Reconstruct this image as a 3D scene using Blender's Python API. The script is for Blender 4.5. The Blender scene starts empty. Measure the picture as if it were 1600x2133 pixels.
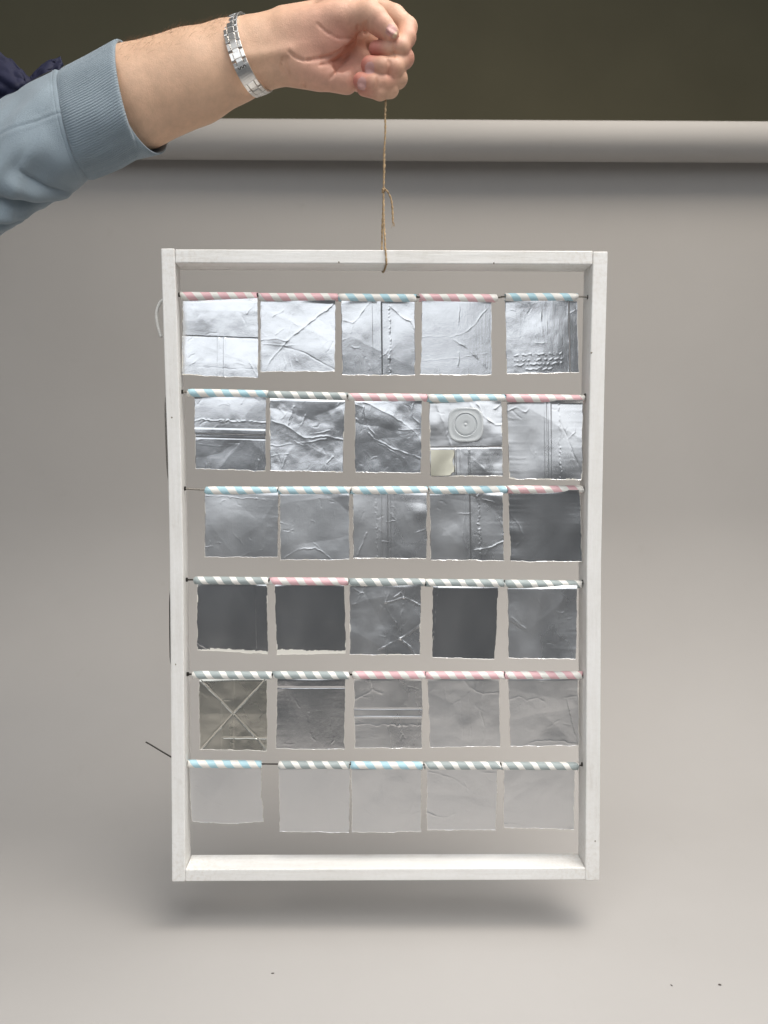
import bpy, bmesh, math, random
import numpy as np
from mathutils import Vector, Matrix
random.seed(7)
sc = bpy.context.scene
COL = sc.collection
# ------------------------------------------------------------------ camera
F = 1610.0                      # focal length in photo pixels (1600 x 2133)
PITCH = math.radians(3.1)
HC = 0.42                       # lens height above the paper floor
D = 0.676                       # distance to the front of the frame
S = D / F                       # metres per pixel at the frame
cam = bpy.data.cameras.new('camera'); cam_o = bpy.data.objects.new('camera', cam); COL.objects.link(cam_o)
cam_o.location = (0, 0, HC); cam_o.rotation_euler = (math.pi/2 - PITCH, 0, 0)
cam.sensor_fit = 'VERTICAL'; cam.sensor_height = 34.6
cam.lens = 34.6 * F / 2133.0
cam.clip_start = 0.02; cam.clip_end = 50
cam.dof.use_dof = True; cam.dof.focus_distance = D + 0.01; cam.dof.aperture_fstop = 9.0
sc.camera = cam_o
# ------------------------------------------------------------------ world and lamps
w = bpy.data.worlds.new('World'); sc.world = w; w.use_nodes = True
bg = w.node_tree.nodes['Background']; bg.inputs[0].default_value = (0.92, 0.96, 1.0, 1); bg.inputs[1].default_value = 0.08
def area(name, loc, target, sx, sy, power, col, spread=180):
    l = bpy.data.lights.new(name, 'AREA'); l.shape = 'RECTANGLE'; l.size = sx; l.size_y = sy
    l.energy = power; l.color = col; l.spread = math.radians(spread)
    o = bpy.data.objects.new(name, l); COL.objects.link(o); o.location = loc
    o.rotation_euler = (Vector(target) - Vector(loc)).to_track_quat('-Z', 'Y').to_euler()
    return o
area('softbox_light', (0.46, 0.02, 1.52), (0.10, 0.30, 0.0), 1.8, 1.4, 12.5, (1.0, 0.985, 0.97), 100)
area('ceiling_light', (0.50, 0.15, 2.25), (0.35, 1.25, 1.0), 1.0, 0.7, 5.0, (1.0, 0.86, 0.68), 105)
area('window_light', (-0.80, -1.9, 1.72), (-0.1, 0.9, 0.7), 3.4, 1.8, 22, (0.915, 0.955, 1.0))
sc.view_settings.view_transform = 'Standard'; sc.view_settings.look = 'None'
sc.view_settings.exposure = 0.31; sc.view_settings.gamma = 1.0
sc.render.resolution_x = 768; sc.render.resolution_y = 1024

# ------------------------------------------------------------------ helpers
FW = Vector((0, math.cos(PITCH), -math.sin(PITCH))); UPV = Vector((0, math.sin(PITCH), math.cos(PITCH))); RT = Vector((1, 0, 0))
def P(px, py, Y=D):
    d = RT*((px-800)/F) + UPV*(-(py-1066.5)/F) + FW
    return Vector((0, 0, HC)) + d*(Y/d.y)
def Pn(px, py, Y):             # numpy version
    px = np.asarray(px, float); py = np.asarray(py, float); Y = np.asarray(Y, float)
    a = (px-800)/F; b = -(py-1066.5)/F
    dy = b*math.sin(PITCH) + math.cos(PITCH); dz = b*math.cos(PITCH) - math.sin(PITCH)
    t = Y/dy
    return np.stack([a*t, Y+0*t, HC+dz*t], -1)
def mesh_obj(name, verts, faces, mat=None, parent=None, smooth=True, origin=None):
    me = bpy.data.meshes.new(name)
    verts = np.asarray(verts, dtype=np.float64)
    if origin is not None: verts = verts - np.asarray(origin)
    if isinstance(faces, np.ndarray):
        me.vertices.add(len(verts)); me.vertices.foreach_set('co', verts.ravel().astype(np.float32))
        k = faces.shape[1]; n = len(faces)
        me.loops.add(n*k); me.loops.foreach_set('vertex_index', faces.ravel().astype(np.int32))
        me.polygons.add(n); me.polygons.foreach_set('loop_start', np.arange(0, n*k, k, dtype=np.int32))
        me.update(calc_edges=True)
    else:
        me.from_pydata([tuple(v) for v in verts], [], faces)
    me.validate()
    if smooth: me.polygons.foreach_set('use_smooth', [True]*len(me.polygons))
    o = bpy.data.objects.new(name, me); COL.objects.link(o)
    mats = mat if isinstance(mat, (list, tuple)) else [mat]
    for m in mats:
        if m: me.materials.append(m)
    if origin is not None and parent is None: o.location = origin
    if parent: o.parent = parent
    return o
def tag(o, label, cat, group=None, kind=None):
    if label: o['label'] = label
    if cat: o['category'] = cat
    if group: o['group'] = group
    if kind: o['kind'] = kind
    return o
def empty(name, loc, label, cat, group=None):
    o = bpy.data.objects.new(name, None); COL.objects.link(o); o.location = loc; o.empty_display_size = 0.01
    return tag(o, label, cat, group)
def grid_faces(nu, nv, wrap_u=False, wrap_v=False):
    iu = np.arange(nu if wrap_u else nu-1); iv = np.arange(nv if wrap_v else nv-1)
    I, J = np.meshgrid(iu, iv, indexing='ij'); I2 = (I+1) % nu; J2 = (J+1) % nv
    return np.stack([I*nv+J, I2*nv+J, I2*nv+J2, I*nv+J2], -1).reshape(-1, 4)
def tube_verts(path, rad, n=8):
    path = [Vector(p) for p in path]; N = len(path)
    if not hasattr(rad, '__len__'): rad = [rad]*N
    V = []; prev = None
    for i in range(N):
        t = (path[min(i+1, N-1)] - path[max(i-1, 0)]).normalized()
        if prev is None:
            prev = t.orthogonal().normalized()
        prev = (prev - t*prev.dot(t)).normalized(); b = t.cross(prev)
        for k in range(n):
            a = 2*math.pi*k/n
            V.append(path[i] + (prev*math.cos(a) + b*math.sin(a))*rad[i])
    Fc = [[i*n+k, i*n+(k+1) % n, (i+1)*n+(k+1) % n, (i+1)*n+k] for i in range(N-1) for k in range(n)]
    Fc.append(list(range(n))[::-1]); Fc.append([(N-1)*n+k for k in range(n)])
    return V, Fc
def join_lists(parts):
    V = []; Fc = []
    for v, f in parts:
        o = len(V); V += list(v); Fc += [[i+o for i in q] for q in f]
    return V, Fc
def catmull(pts, n=8):
    pts = [Vector(p) for p in pts]; out = []
    for i in range(len(pts)-1):
        p0 = pts[max(i-1, 0)]; p1 = pts[i]; p2 = pts[i+1]; p3 = pts[min(i+2, len(pts)-1)]
        for k in range(n):
            t = k/n
            out.append(0.5*((2*p1) + (p2-p0)*t + (2*p0-5*p1+4*p2-p3)*t*t + (3*p1-p0-3*p2+p3)*t**3))
    out.append(pts[-1]); return out
def vnoise(shape_uv, scale, seed):
    u, v = shape_uv; r = np.random.RandomState(seed); n = int(scale)+4
    g = r.rand(n, n)*2-1
    x = u*scale+1; y = v*scale+1
    xi = np.clip(np.floor(x).astype(int), 0, n-2); yi = np.clip(np.floor(y).astype(int), 0, n-2)
    fx = x-xi; fy = y-yi; fx = fx*fx*fx*(fx*(fx*6-15)+10); fy = fy*fy*fy*(fy*(fy*6-15)+10)
    return (g[xi, yi]*(1-fx)+g[xi+1, yi]*fx)*(1-fy) + (g[xi, yi+1]*(1-fx)+g[xi+1, yi+1]*fx)*fy

# ------------------------------------------------------------------ materials
def newmat(name):
    m = bpy.data.materials.new(name); m.use_nodes = True
    nt = m.node_tree; b = nt.nodes['Principled BSDF']; return m, nt, b
def N(nt, t, **kw):
    n = nt.nodes.new(t)
    for k, v in kw.items():
        if k in n.inputs.keys() if isinstance(k, str) else False: n.inputs[k].default_value = v
        else: setattr(n, k, v)
    return n
def ramp(nt, fac, stops):
    r = nt.nodes.new('ShaderNodeValToRGB'); e = r.color_ramp.elements
    e[0].position, e[0].color = stops[0][0], (*stops[0][1], 1)
    e[1].position, e[1].color = stops[-1][0], (*stops[-1][1], 1)
    for p, c in stops[1:-1]:
        q = e.new(p); q.color = (*c, 1)
    nt.links.new(fac, r.inputs[0]); return r.outputs[0]
def noise(nt, scale, detail=4, rough=0.55, vec=None, stretch=None, coord='Object'):
    tc = nt.nodes.new('ShaderNodeTexCoord'); n = nt.nodes.new('ShaderNodeTexNoise')
    n.inputs['Scale'].default_value = scale; n.inputs['Detail'].default_value = detail; n.inputs['Roughness'].default_value = rough
    out = tc.outputs[coord]
    if stretch:
        mp = nt.nodes.new('ShaderNodeMapping'); mp.inputs['Scale'].default_value = stretch
        nt.links.new(out, mp.inputs[0]); out = mp.outputs[0]
    nt.links.new(out, n.inputs['Vector']); return n.outputs['Fac']
def bump(nt, b, h, strength, dist):
    n = nt.nodes.new('ShaderNodeBump'); n.inputs['Strength'].default_value = strength; n.inputs['Distance'].default_value = dist
    nt.links.new(h, n.inputs['Height']); nt.links.new(n.outputs[0], b.inputs['Normal']); return n
def simple(name, col, rough=0.5, metal=0.0, var=0.12, scale=60, bmp=0.0, bscale=300, stretch=None):
    m, nt, b = newmat(name)
    c0 = tuple(c*(1-var) for c in col); c1 = tuple(min(1, c*(1+var)) for c in col)
    nt.links.new(ramp(nt, noise(nt, scale, stretch=stretch), [(0.3, c0), (0.7, c1)]), b.inputs['Base Color'])
    b.inputs['Roughness'].default_value = rough; b.inputs['Metallic'].default_value = metal
    if bmp: bump(nt, b, noise(nt, bscale, stretch=stretch), bmp, 0.0005)
    return m
def m_wood(name, stretch):
    m, nt, b = newmat(name)
    g = noise(nt, 60, 7, 0.7, stretch=stretch)
    d = noise(nt, 13, 6, 0.65); fine = noise(nt, 300, 3, 0.6)
    mx = nt.nodes.new('ShaderNodeMath'); mx.operation = 'MULTIPLY_ADD'; mx.inputs[1].default_value = 0.7
    nt.links.new(g, mx.inputs[0]); nt.links.new(d, mx.inputs[2])
    paint = ramp(nt, mx.outputs[0], [(0.52, (0.66, 0.635, 0.595)), (0.72, (0.80, 0.79, 0.765)), (1.05, (0.86, 0.855, 0.84))])
    # grubby rubbed spots where the paint is thin
    sp = ramp(nt, noise(nt, 38, 3, 0.5, stretch=(1.2, 1, 1)), [(0.68, (0, 0, 0)), (0.80, (1, 1, 1))])
    mm = nt.nodes.new('ShaderNodeMix'); mm.data_type = 'RGBA'; mm.inputs[7].default_value = (0.52, 0.48, 0.42, 1)
    sc_ = nt.nodes.new('ShaderNodeMath'); sc_.operation = 'MULTIPLY'; sc_.inputs[1].default_value = 0.45
    nt.links.new(sp, sc_.inputs[0]); nt.links.new(sc_.outputs[0], mm.inputs[0]); nt.links.new(paint, mm.inputs[6])
    # worn arrises
    ge = nt.nodes.new('ShaderNodeNewGeometry')
    pr_ = ramp(nt, ge.outputs['Pointiness'], [(0.53, (0, 0, 0)), (0.60, (1, 1, 1))])
    pm = nt.nodes.new('ShaderNodeMath'); pm.operation = 'MULTIPLY'; nt.links.new(pr_, pm.inputs[0]); nt.links.new(ramp(nt, fine, [(0.45, (0, 0, 0)), (0.65, (0.5, 0.5, 0.5))]), pm.inputs[1])
    m2 = nt.nodes.new('ShaderNodeMix'); m2.data_type = 'RGBA'; m2.inputs[7].default_value = (0.50, 0.43, 0.33, 1)
    nt.links.new(pm.outputs[0], m2.inputs[0]); nt.links.new(mm.outputs[2], m2.inputs[6])
    nt.links.new(m2.outputs[2], b.inputs['Base Color'])
    b.inputs['Roughness'].default_value = 0.5
    bump(nt, b, mx.outputs[0], 0.7, 0.0007); return m
M = {}
M['wood_v'] = m_wood('white_painted_wood_upright', (4, 4, 0.35))
M['wood_h'] = m_wood('white_painted_wood_rail', (0.35, 4, 4))
m, nt, b = newmat('backdrop_paper')
basec = ramp(nt, noise(nt, 2.2, 5, 0.6), [(0.3, (0.42, 0.404, 0.388)), (0.7, (0.45, 0.434, 0.418))])
scf = ramp(nt, noise(nt, 22, 6, 0.7, stretch=(1, 0.35, 1)), [(0.64, (0, 0, 0)), (0.80, (0.35, 0.35, 0.35))])
mm = nt.nodes.new('ShaderNodeMix'); mm.data_type = 'RGBA'; mm.inputs[7].default_value = (0.37, 0.345, 0.32, 1)
nt.links.new(scf, mm.inputs[0]); nt.links.new(basec, mm.inputs[6]); nt.links.new(mm.outputs[2], b.inputs['Base Color'])
b.inputs['Roughness'].default_value = 0.85; b.inputs['Specular IOR Level'].default_value = 0.25
b1 = bump(nt, b, noise(nt, 420, 3), 0.15, 0.0006); b2 = nt.nodes.new('ShaderNodeBump'); b2.inputs['Strength'].default_value = 0.25; b2.inputs['Distance'].default_value = 0.004
nt.links.new(noise(nt, 5, 3, 0.5), b2.inputs['Height']); nt.links.new(b2.outputs[0], b1.inputs['Normal']); M['paper'] = m
M['wall'] = simple('olive_wall_paint', (0.22, 0.20, 0.128), 0.9, var=0.06, scale=3)
M['chip'] = simple('bare_wood_chip', (0.22, 0.19, 0.15), 0.9, var=0.4, scale=900)
M['hole'] = simple('hole_shade', (0.02, 0.018, 0.015), 0.9)  # near-black colour stands for the shade inside the drilled holes
M['wire'] = simple('grey_braided_wire', (0.27, 0.25, 0.22), 0.45, 0.5, 0.4, 900)
M['wire_dark'] = simple('dark_wire', (0.045, 0.04, 0.035), 0.5, 0.3, 0.4, 900)
M['white_cord'] = simple('white_cord', (0.75, 0.74, 0.70), 0.7, var=0.1, scale=900)
M['twine'] = simple('jute_twine', (0.40, 0.285, 0.165), 0.9, var=0.38, scale=420)
M['steel'] = simple('brushed_steel', (0.80, 0.78, 0.75), 0.34, 1.0, 0.06, 700)
M['steel_dark'] = simple('dark_steel', (0.20, 0.19, 0.18), 0.4, 1.0, 0.1, 700)  # darker steel, used on the clasp ornament
M['crumb'] = simple('dark_crumb', (0.09, 0.08, 0.07), 0.9)
M['paper_white'] = simple('carton_paper', (0.72, 0.69, 0.62), 0.8, var=0.08, scale=200, bmp=0.3, bscale=900)
M['plastic'] = None
def m_foil(name, col, rough, grain, wear=(0.92, 1.10)):
    m, nt, b = newmat(name)
    b.inputs['Metallic'].default_value = 1.0
    f = noise(nt, 1300, 2, 0.5); f2 = noise(nt, 28, 4, 0.6)
    nt.links.new(ramp(nt, f2, [(0.3, tuple(c*0.97 for c in col)), (0.7, col)]), b.inputs['Base Color'])
    mr = nt.nodes.new('ShaderNodeMapRange'); mr.inputs[1].default_value = 0.3; mr.inputs[2].default_value = 0.7
    mr.inputs[3].default_value = rough*wear[0]; mr.inputs[4].default_value = rough*wear[1]
    nt.links.new(noise(nt, 16, 4, 0.45, stretch=(1.3, 1, 0.8)), mr.inputs[0]); nt.links.new(mr.outputs[0], b.inputs['Roughness'])
    bp = bump(nt, b, f, grain, 0.0003)
    st = nt.nodes.new('ShaderNodeBump'); st.inputs['Strength'].default_value = 0.10; st.inputs['Distance'].default_value = 0.0006
    nt.links.new(noise(nt, 420, 4, 0.6, stretch=(1, 1, 0.06)), st.inputs['Height']); nt.links.new(st.outputs[0], bp.inputs['Normal'])
    # torn edges where the white card shows (mesh attribute) 
    at = nt.nodes.new('ShaderNodeAttribute'); at.attribute_name = 'card'
    p = nt.nodes.new('ShaderNodeBsdfPrincipled'); p.inputs['Base Color'].default_value = (0.74, 0.72, 0.66, 1); p.inputs['Roughness'].default_value = 0.8
    mx = nt.nodes.new('ShaderNodeMixShader'); out = nt.nodes['Material Output']
    nt.links.new(at.outputs['Fac'], mx.inputs[0]); nt.links.new(b.outputs[0], mx.inputs[1]); nt.links.new(p.outputs[0], mx.inputs[2])
    nt.links.new(mx.outputs[0], out.inputs[0])
    return m
M['foil_a'] = m_foil('aluminium_foil_satin', (0.77, 0.78, 0.80), 0.25, 0.12)
M['foil_b'] = m_foil('aluminium_foil_smooth', (0.76, 0.76, 0.765), 0.26, 0.06, (0.78, 1.30))
M['foil_c'] = m_foil('aluminium_foil_matte', (0.72, 0.725, 0.735), 0.30, 0.12, (0.85, 1.25))
M['foil_d'] = m_foil('aluminium_foil_polished', (0.70, 0.70, 0.705), 0.20, 0.07, (0.82, 1.3))
M['foil_w'] = m_foil('aluminium_foil_yellowed', (0.66, 0.64, 0.575), 0.25, 0.12, (0.85, 1.25))
M['foil_y'] = m_foil('aluminium_foil_stained', (0.80, 0.76, 0.62), 0.36, 0.15)
def m_straw(name, col, frac, pitch):
    m, nt, b = newmat(name)
    tc = nt.nodes.new('ShaderNodeTexCoord'); sp = nt.nodes.new('ShaderNodeSeparateXYZ'); nt.links.new(tc.outputs['Object'], sp.inputs[0])
    def mth(op, a=None, bb=None, v0=None, v1=None):
        n = nt.nodes.new('ShaderNodeMath'); n.operation = op
        if a: nt.links.new(a, n.inputs[0])
        if bb: nt.links.new(bb, n.inputs[1])
        if v0 is not None: n.inputs[0].default_value = v0
        if v1 is not None: n.inputs[1].default_value = v1
        return n.outputs[0]
    at = mth('ARCTAN2', sp.outputs['Z'], sp.outputs['Y'])
    an = mth('MULTIPLY', at, v1=-1/(2*math.pi))
    xs = mth('MULTIPLY', sp.outputs['X'], v1=1/pitch)
    oi = nt.nodes.new('ShaderNodeObjectInfo')
    s = mth('ADD', mth('ADD', xs, an), oi.outputs['Random'])
    wob = mth('MULTIPLY', noise(nt, 110, 3), v1=0.16)
    fr = mth('FRACT', mth('ADD', s, wob))
    # two stripe edges, softened like ink on paper
    e1 = nt.nodes.new('ShaderNodeMapRange'); e1.inputs[1].default_value = frac-0.012; e1.inputs[2].default_value = frac+0.012
    nt.links.new(fr, e1.inputs[0])
    mx = nt.nodes.new('ShaderNodeMix'); mx.data_type = 'RGBA'
    nt.links.new(e1.outputs[0], mx.inputs[0]); mx.inputs[6].default_value = (*col, 1); mx.inputs[7].default_value = (0.88, 0.865, 0.82, 1)
    hv = nt.nodes.new('ShaderNodeHueSaturation'); nt.links.new(mx.outputs[2], hv.inputs['Color'])
    vv = nt.nodes.new('ShaderNodeMapRange'); vv.inputs[3].default_value = 0.9; vv.inputs[4].default_value = 1.08
    nt.links.new(noise(nt, 90, 4), vv.inputs[0]); nt.links.new(vv.outputs[0], hv.inputs['Value'])
    nt.links.new(hv.outputs[0], b.inputs['Base Color']); b.inputs['Roughness'].default_value = 0.6
    bump(nt, b, e1.outputs[0], 0.15, 0.0002)
    return m
M['pink'] = m_straw('pink_striped_straw_paper', (0.84, 0.53, 0.56), 0.54, 0.0150)
M['blue'] = m_straw('blue_striped_straw_paper', (0.46, 0.69, 0.77), 0.48, 0.0150)
M['gray'] = m_straw('grey_striped_straw_paper', (0.385, 0.44, 0.44), 0.60, 0.0142)

# ------------------------------------------------------------------ setting: paper sweep, roll, wall
YR = 1.26                                         # paper hangs here
prof = [(-1.15, 0.0), (0.2, 0.0), (0.6, 0.0), (0.85, 0.0)]
RC = 0.36; cy0 = YR - RC
prof = [(0.04, 0.0), (0.1, 0.0), (0.2, 0.0), (0.6, 0.0), (0.85, 0.0)]
for k in range(0, 25):
    a = math.pi/2*k/24; prof.append((cy0 + RC*math.sin(a), RC - RC*math.cos(a)))
roll_top = P(800, 250.5, YR-0.035); roll_bot = P(800, 331.5, YR-0.035)
rr = (roll_top - roll_bot).length/2*0.985; rc = (roll_top + roll_bot)/2
prof += [(YR, z) for z in np.linspace(RC+0.05, rc.z, 8)]
XW = 1.45; nx = 60
tilt = -0.0052                                     # the roll sits very slightly off level
V = []
for i in range(nx+1):
    x = -XW + 2*XW*i/nx
    for j, (y, z) in enumerate(prof):
        zz = z + (tilt*x if j == len(prof)-1 else 0)
        wav = 0.0015*math.sin(x*5.1+1)*max(0, min(1, (z-0.3)/0.4))
        V.append((x, y + wav, zz))
o = mesh_obj('paper_sweep', V, grid_faces(nx+1, len(prof))[:, ::-1], M['paper']); o['kind'] = 'structure'
# roll of backdrop paper: the sheet leaves from the back of it
V = []; nr = 72
for i in range(25):
    x = -XW - 0.05 + (2*XW+0.1)*i/24
    for k in range(nr):
        a = 2*math.pi*k/nr
        V.append((x, YR - 0.004 - rr + rr*math.cos(a), rc.z + tilt*x + rr*math.sin(a)))
fc = [list(q) for q in grid_faces(25, nr, wrap_v=True)] + [list(range(nr)), [24*nr+k for k in range(nr)][::-1]]
roll = empty('backdrop_roll', (0, YR-rr, rc.z), 'long roll of grey seamless backdrop paper above the sweep', 'paper roll')
o = mesh_obj('wound_paper', np.array(V)-np.array(roll.location), fc, M['paper'], roll)
V, fc = tube_verts([(-XW-0.25, YR-rr-0.004, rc.z-tilt*(-XW)*0), (XW+0.25, YR-rr-0.004, rc.z)], 0.016, 20)
mesh_obj('core_tube', np.array([tuple(v) for v in V])-np.array(roll.location), fc, M['wall'], roll)
o = mesh_obj('wall', [(-4, 2.7, -0.6), (4, 2.7, -0.6), (4, 2.7, 3.4), (-4, 2.7, 3.4), (-4, 2.78, -0.6), (4, 2.78, -0.6), (4, 2.78, 3.4), (-4, 2.78, 3.4)],
             [[0, 1, 2, 3], [5, 4, 7, 6], [1, 5, 6, 2], [4, 0, 3, 7], [3, 2, 6, 7], [4, 5, 1, 0]], M['wall'], smooth=False); o['kind'] = 'structure'

# ------------------------------------------------------------------ wooden frame
DB = 0.0272
def lerp_tab(tab, y):
    return float(np.interp(y, [t[0] for t in tab], [t[1] for t in tab]))
def loft(name, rings, mat, parent):
    V = []
    for r in rings: V += [tuple(p - parent.location) for p in r]
    n = len(rings)
    fc = [[i*4+k, i*4+(k+1) % 4, (i+1)*4+(k+1) % 4, (i+1)*4+k] for i in range(n-1) for k in range(4)]
    fc += [[3, 2, 1, 0], [(n-1)*4+k for k in range(4)]]
    o = mesh_obj(name, V, fc, mat, parent, smooth=False)
    bm = bmesh.new(); bm.from_mesh(o.data); bmesh.ops.recalc_face_normals(bm, faces=bm.faces); bm.to_mesh(o.data); bm.free()
    md = o.modifiers.new('bevel', 'BEVEL'); md.width = 0.0009; md.segments = 2; md.limit_method = 'ANGLE'; md.angle_limit = math.radians(40)
    return o
frame = empty('wooden_frame', P(803, 1836, D+DB/2), 'tall white painted wooden frame hanging from twine', 'frame')
Lo = [(517, 335), (780, 343), (980, 350), (1180, 353.5), (1590, 356.5), (1837, 358)]
Li = [(517, 363.5), (780, 372.5), (980, 378), (1180, 382), (1590, 384.5), (1837, 386)]
Lb = [(517, 374.5), (560, 376), (780, 382), (1000, 389), (1180, 392.5), (1400, 395), (1590, 397), (1780, 398), (1837, 398.5)]
Ro = [(523, 1266.5), (780, 1260), (1180, 1252.5), (1590, 1250.8), (1835, 1249)]
Ri = [(523, 1236), (780, 1229), (1000, 1225), (1180, 1222.5), (1590, 1221), (1835, 1219.2)]
Rb = [(523, 1217), (567, 1215.8), (780, 1211), (1000, 1207.7), (1180, 1204.8), (1777, 1204.4), (1835, 1204)]
def stile(o_, i_, b_, y0, y1):
    rings = []
    for k in range(13):
        y = y0 + (y1-y0)*k/12
        fo = P(lerp_tab(o_, y), y); fi = P(lerp_tab(i_, y), y)
        # back edge: same world height as the front edge
        bi = P(lerp_tab(b_, y), y, D+DB); bi.z = fi.z
        bo = fo + Vector((0, DB, 0))
        rings.append([fo, fi, bi, bo])
    return rings
st_l = loft('stile', stile(Lo, Li, Lb, 517, 1837), M['wood_v'], frame)
st_r = loft('stile', stile(Ro, Ri, Rb, 523.5, 1834.5), M['wood_v'], frame)
def rail(tl, tr, bl, br, kl, kr, top):
    rings = []
    for k in range(9):
        t = k/8
        a = P(tl[0]+(tr[0]-tl[0])*t, tl[1]+(tr[1]-tl[1])*t); c = P(bl[0]+(br[0]-bl[0])*t, bl[1]+(br[1]-bl[1])*t)
        kk = P(kl[0]+(kr[0]-kl[0])*t, kl[1]+(kr[1]-kl[1])*t, D+DB-0.0004)
        fr = 0.0003
        a.y += fr; c.y += fr
        if top:   # visible back edge belongs to the underside
            cb = kk; ab = Vector((a.x, D+DB-0.0004, a.z))
            cb = Vector((c.x*0.5+kk.x*0.5, kk.y, kk.z))
        else:
            ab = Vector((a.x*0.5+kk.x*0.5, kk.y, kk.z)); cb = Vector((c.x, D+DB-0.0004, c.z))
        rings.append([a, c, cb, ab])
    return rings
r_top = loft('rail', rail((364.5, 518.6), (1235.5, 522), (364.8, 547.3), (1235, 550.8), (373, 563), (1217, 566.5), True), M['wood_h'], frame)
r_bot = loft('rail', rail((385.8, 1811.5), (1219.8, 1808.3), (386, 1836.6), (1219.5, 1833.4), (397, 1780), (1205, 1777.5), False), M['wood_h'], frame)
for (px, py, r) in [(1232, 735, 2.2), (1240, 1752, 1.6), (358, 870, 1.7), (706, 546, 1.8), (1029, 548, 1.6), (366, 1384, 1.4)]:
    c0 = P(px, py, D); nn_ = 9; vv = [(c0.x+r*S*math.cos(a)*random.uniform(.6, 1.2), D+dy, c0.z+r*S*math.sin(a)*random.uniform(.7, 1.5)) for dy in (0.001, -0.00012) for a in np.linspace(0, 2*math.pi, nn_, endpoint=False)]
    fc_ = [[k, (k+1) % nn_, nn_+(k+1) % nn_, nn_+k] for k in range(nn_)]+[list(range(nn_, 2*nn_))]
    mesh_obj('paint_chip', np.array(vv)-np.array(frame.location), fc_, M['chip'], frame, smooth=False)
YS = D + 0.0128          # depth of the wires and straws
ROWS = [dict(y=(614.5, 618), l=(373, 614), r=(1226, 619)), dict(y=0, l=(379, 816), r=(1220, 824)), dict(y=0, l=(385, 1017.5), r=(1216, 1019)),
        dict(y=0, l=(388.5, 1207.5), r=(1214.5, 1212)), dict(y=0, l=(391, 1404), r=(1214.5, 1405)), dict(y=0, l=(391, 1589.5), r=(1214, 1592))]
def disc_hole(pos, sx):
    V = []; n = 10
    for s in (0, 1):
        for k in range(n):
            a = 2*math.pi*k/n
            V.append((pos.x + sx*(0.0006 if s else -0.002), pos.y + 0.0016*math.cos(a), pos.z + 0.0019*math.sin(a)))
    fc = [[k, (k+1) % n, n+(k+1) % n, n+k] for k in range(n)] + [list(range(n, 2*n)), list(range(n))[::-1]]
    mesh_obj('drill_hole_shade', np.array(V)-np.array(frame.location), fc, M['hole'], frame, smooth=False)  # no hole is cut: a proud disc with the shade in its colour

# straws: (x0, y0, x1, y1, colour) ; foils: TL TR BR BL in photo pixels on the plane of the wires
ST = [
 [(377.7,616.5,537,617.5,'pink'),(539,618.6,704,619.6,'pink'),(705.8,620,867.5,621,'blue'),(873.5,620,1035,621.5,'pink'),(1052,619,1202,619.3,'blue')],
 [(391.7,818,558.5,821,'blue'),(559.5,822.7,723.5,826,'gray'),(725,827,889,829,'pink'),(890.5,829.4,1051,829.7,'blue'),(1052.5,829,1216,831,'pink')],
 [(428.8,1021.5,579,1022,'blue'),(580.5,1021.5,730,1021.5,'blue'),(731.5,1021.5,890,1021,'blue'),(893,1021,1054.8,1020,'blue'),(1056.5,1019.5,1214,1019.5,'pink')],
 [(405.7,1209,560.8,1210,'gray'),(562,1210.5,725,1211.5,'pink'),(727,1212.5,885,1213,'gray'),(886.5,1214,1049,1214.6,'gray'),(1050.5,1215.7,1211,1217,'gray')],
 [(402.6,1405.8,567.8,1406.8,'gray'),(569.5,1406,727.7,1407,'gray'),(735,1406,885.7,1406,'pink'),(887,1406.5,1049.5,1406.5,'pink'),(1051,1406.5,1212,1406,'pink')],
 [(391.7,1590.5,545,1592.6,'blue'),(581,1593,728.8,1593.7,'gray'),(730.5,1593.7,879.8,1594.4,'blue'),(885,1594.5,1041.8,1594.5,'gray'),(1043,1595,1204,1595.8,'gray')]]
# foil spec: quad, material, pitch deg (+ = faces up), yaw deg (+ = faces right), torn bottom, label, features
FO = []
def foil(q, mat, pitch, yaw, torn, label, feats): FO.append((q, mat, pitch, yaw, torn, label, feats))
c = 'c'
# row 1
foil([(381,625),(537,625),(539,788),(379,781)],'foil_a',0.9,-3,.5,'bright foil square folded across its middle, beside the stile with the cord loop',
 [('g',[(0,.495),(1,.51)],.010,-.6),('k',.5,.8),(c,[(0,.97),(.25,.75)],.01,.25),(c,[(.85,.75),(1,1)],.012,.3),(c,[(.13,.1),(.17,.2)],.01,-.3),(c,[(.85,.2),(1,.02)],.02,.35),('sx',.46,.49,.25,.5),('sx',.54,.57,.3,.5),(c,[(.66,.55),(.68,1)],.008,.2),(c,[(.2,.88),(.95,.9)],.008,-.15),('b',(.25,.25),.2,.5),('b',(.7,.75),.2,.5),('z',1.2,6),('n',.5,4)])
foil([(542.6,624),(699,630),(698,774),(541.5,775)],'foil_a',0.4,-2,.3,'pale foil square with one long diagonal crease and radiating wrinkles',
 [(c,[(1,.03),(.7,.3),(.35,.58)],.02,.7),(c,[(0,.57),(.2,.56),(.35,.58)],.013,.4),(c,[(.35,.58),(.18,.78),(.06,1)],.016,.45),(c,[(.33,.66),(.6,.75),(1,.98)],.012,-.35),(c,[(.25,.75),(.25,1)],.012,.4),(c,[(.32,.73),(.34,1)],.012,.4),(c,[(.37,.72),(.43,1)],.012,.4),(c,[(.43,.2),(.40,.3)],.014,.5),(c,[(.42,.32),(.5,.38)],.01,.3),(c,[(.35,.58),(.42,.35)],.012,.35),(c,[(.05,.63),(.5,.64)],.01,.3),(c,[(.9,.3),(.88,.55)],.01,.25),('b',(.75,.65),.25,.6),('b',(.25,.25),.25,-.4),('z',1.6,7),('n',.35,4)])
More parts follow.
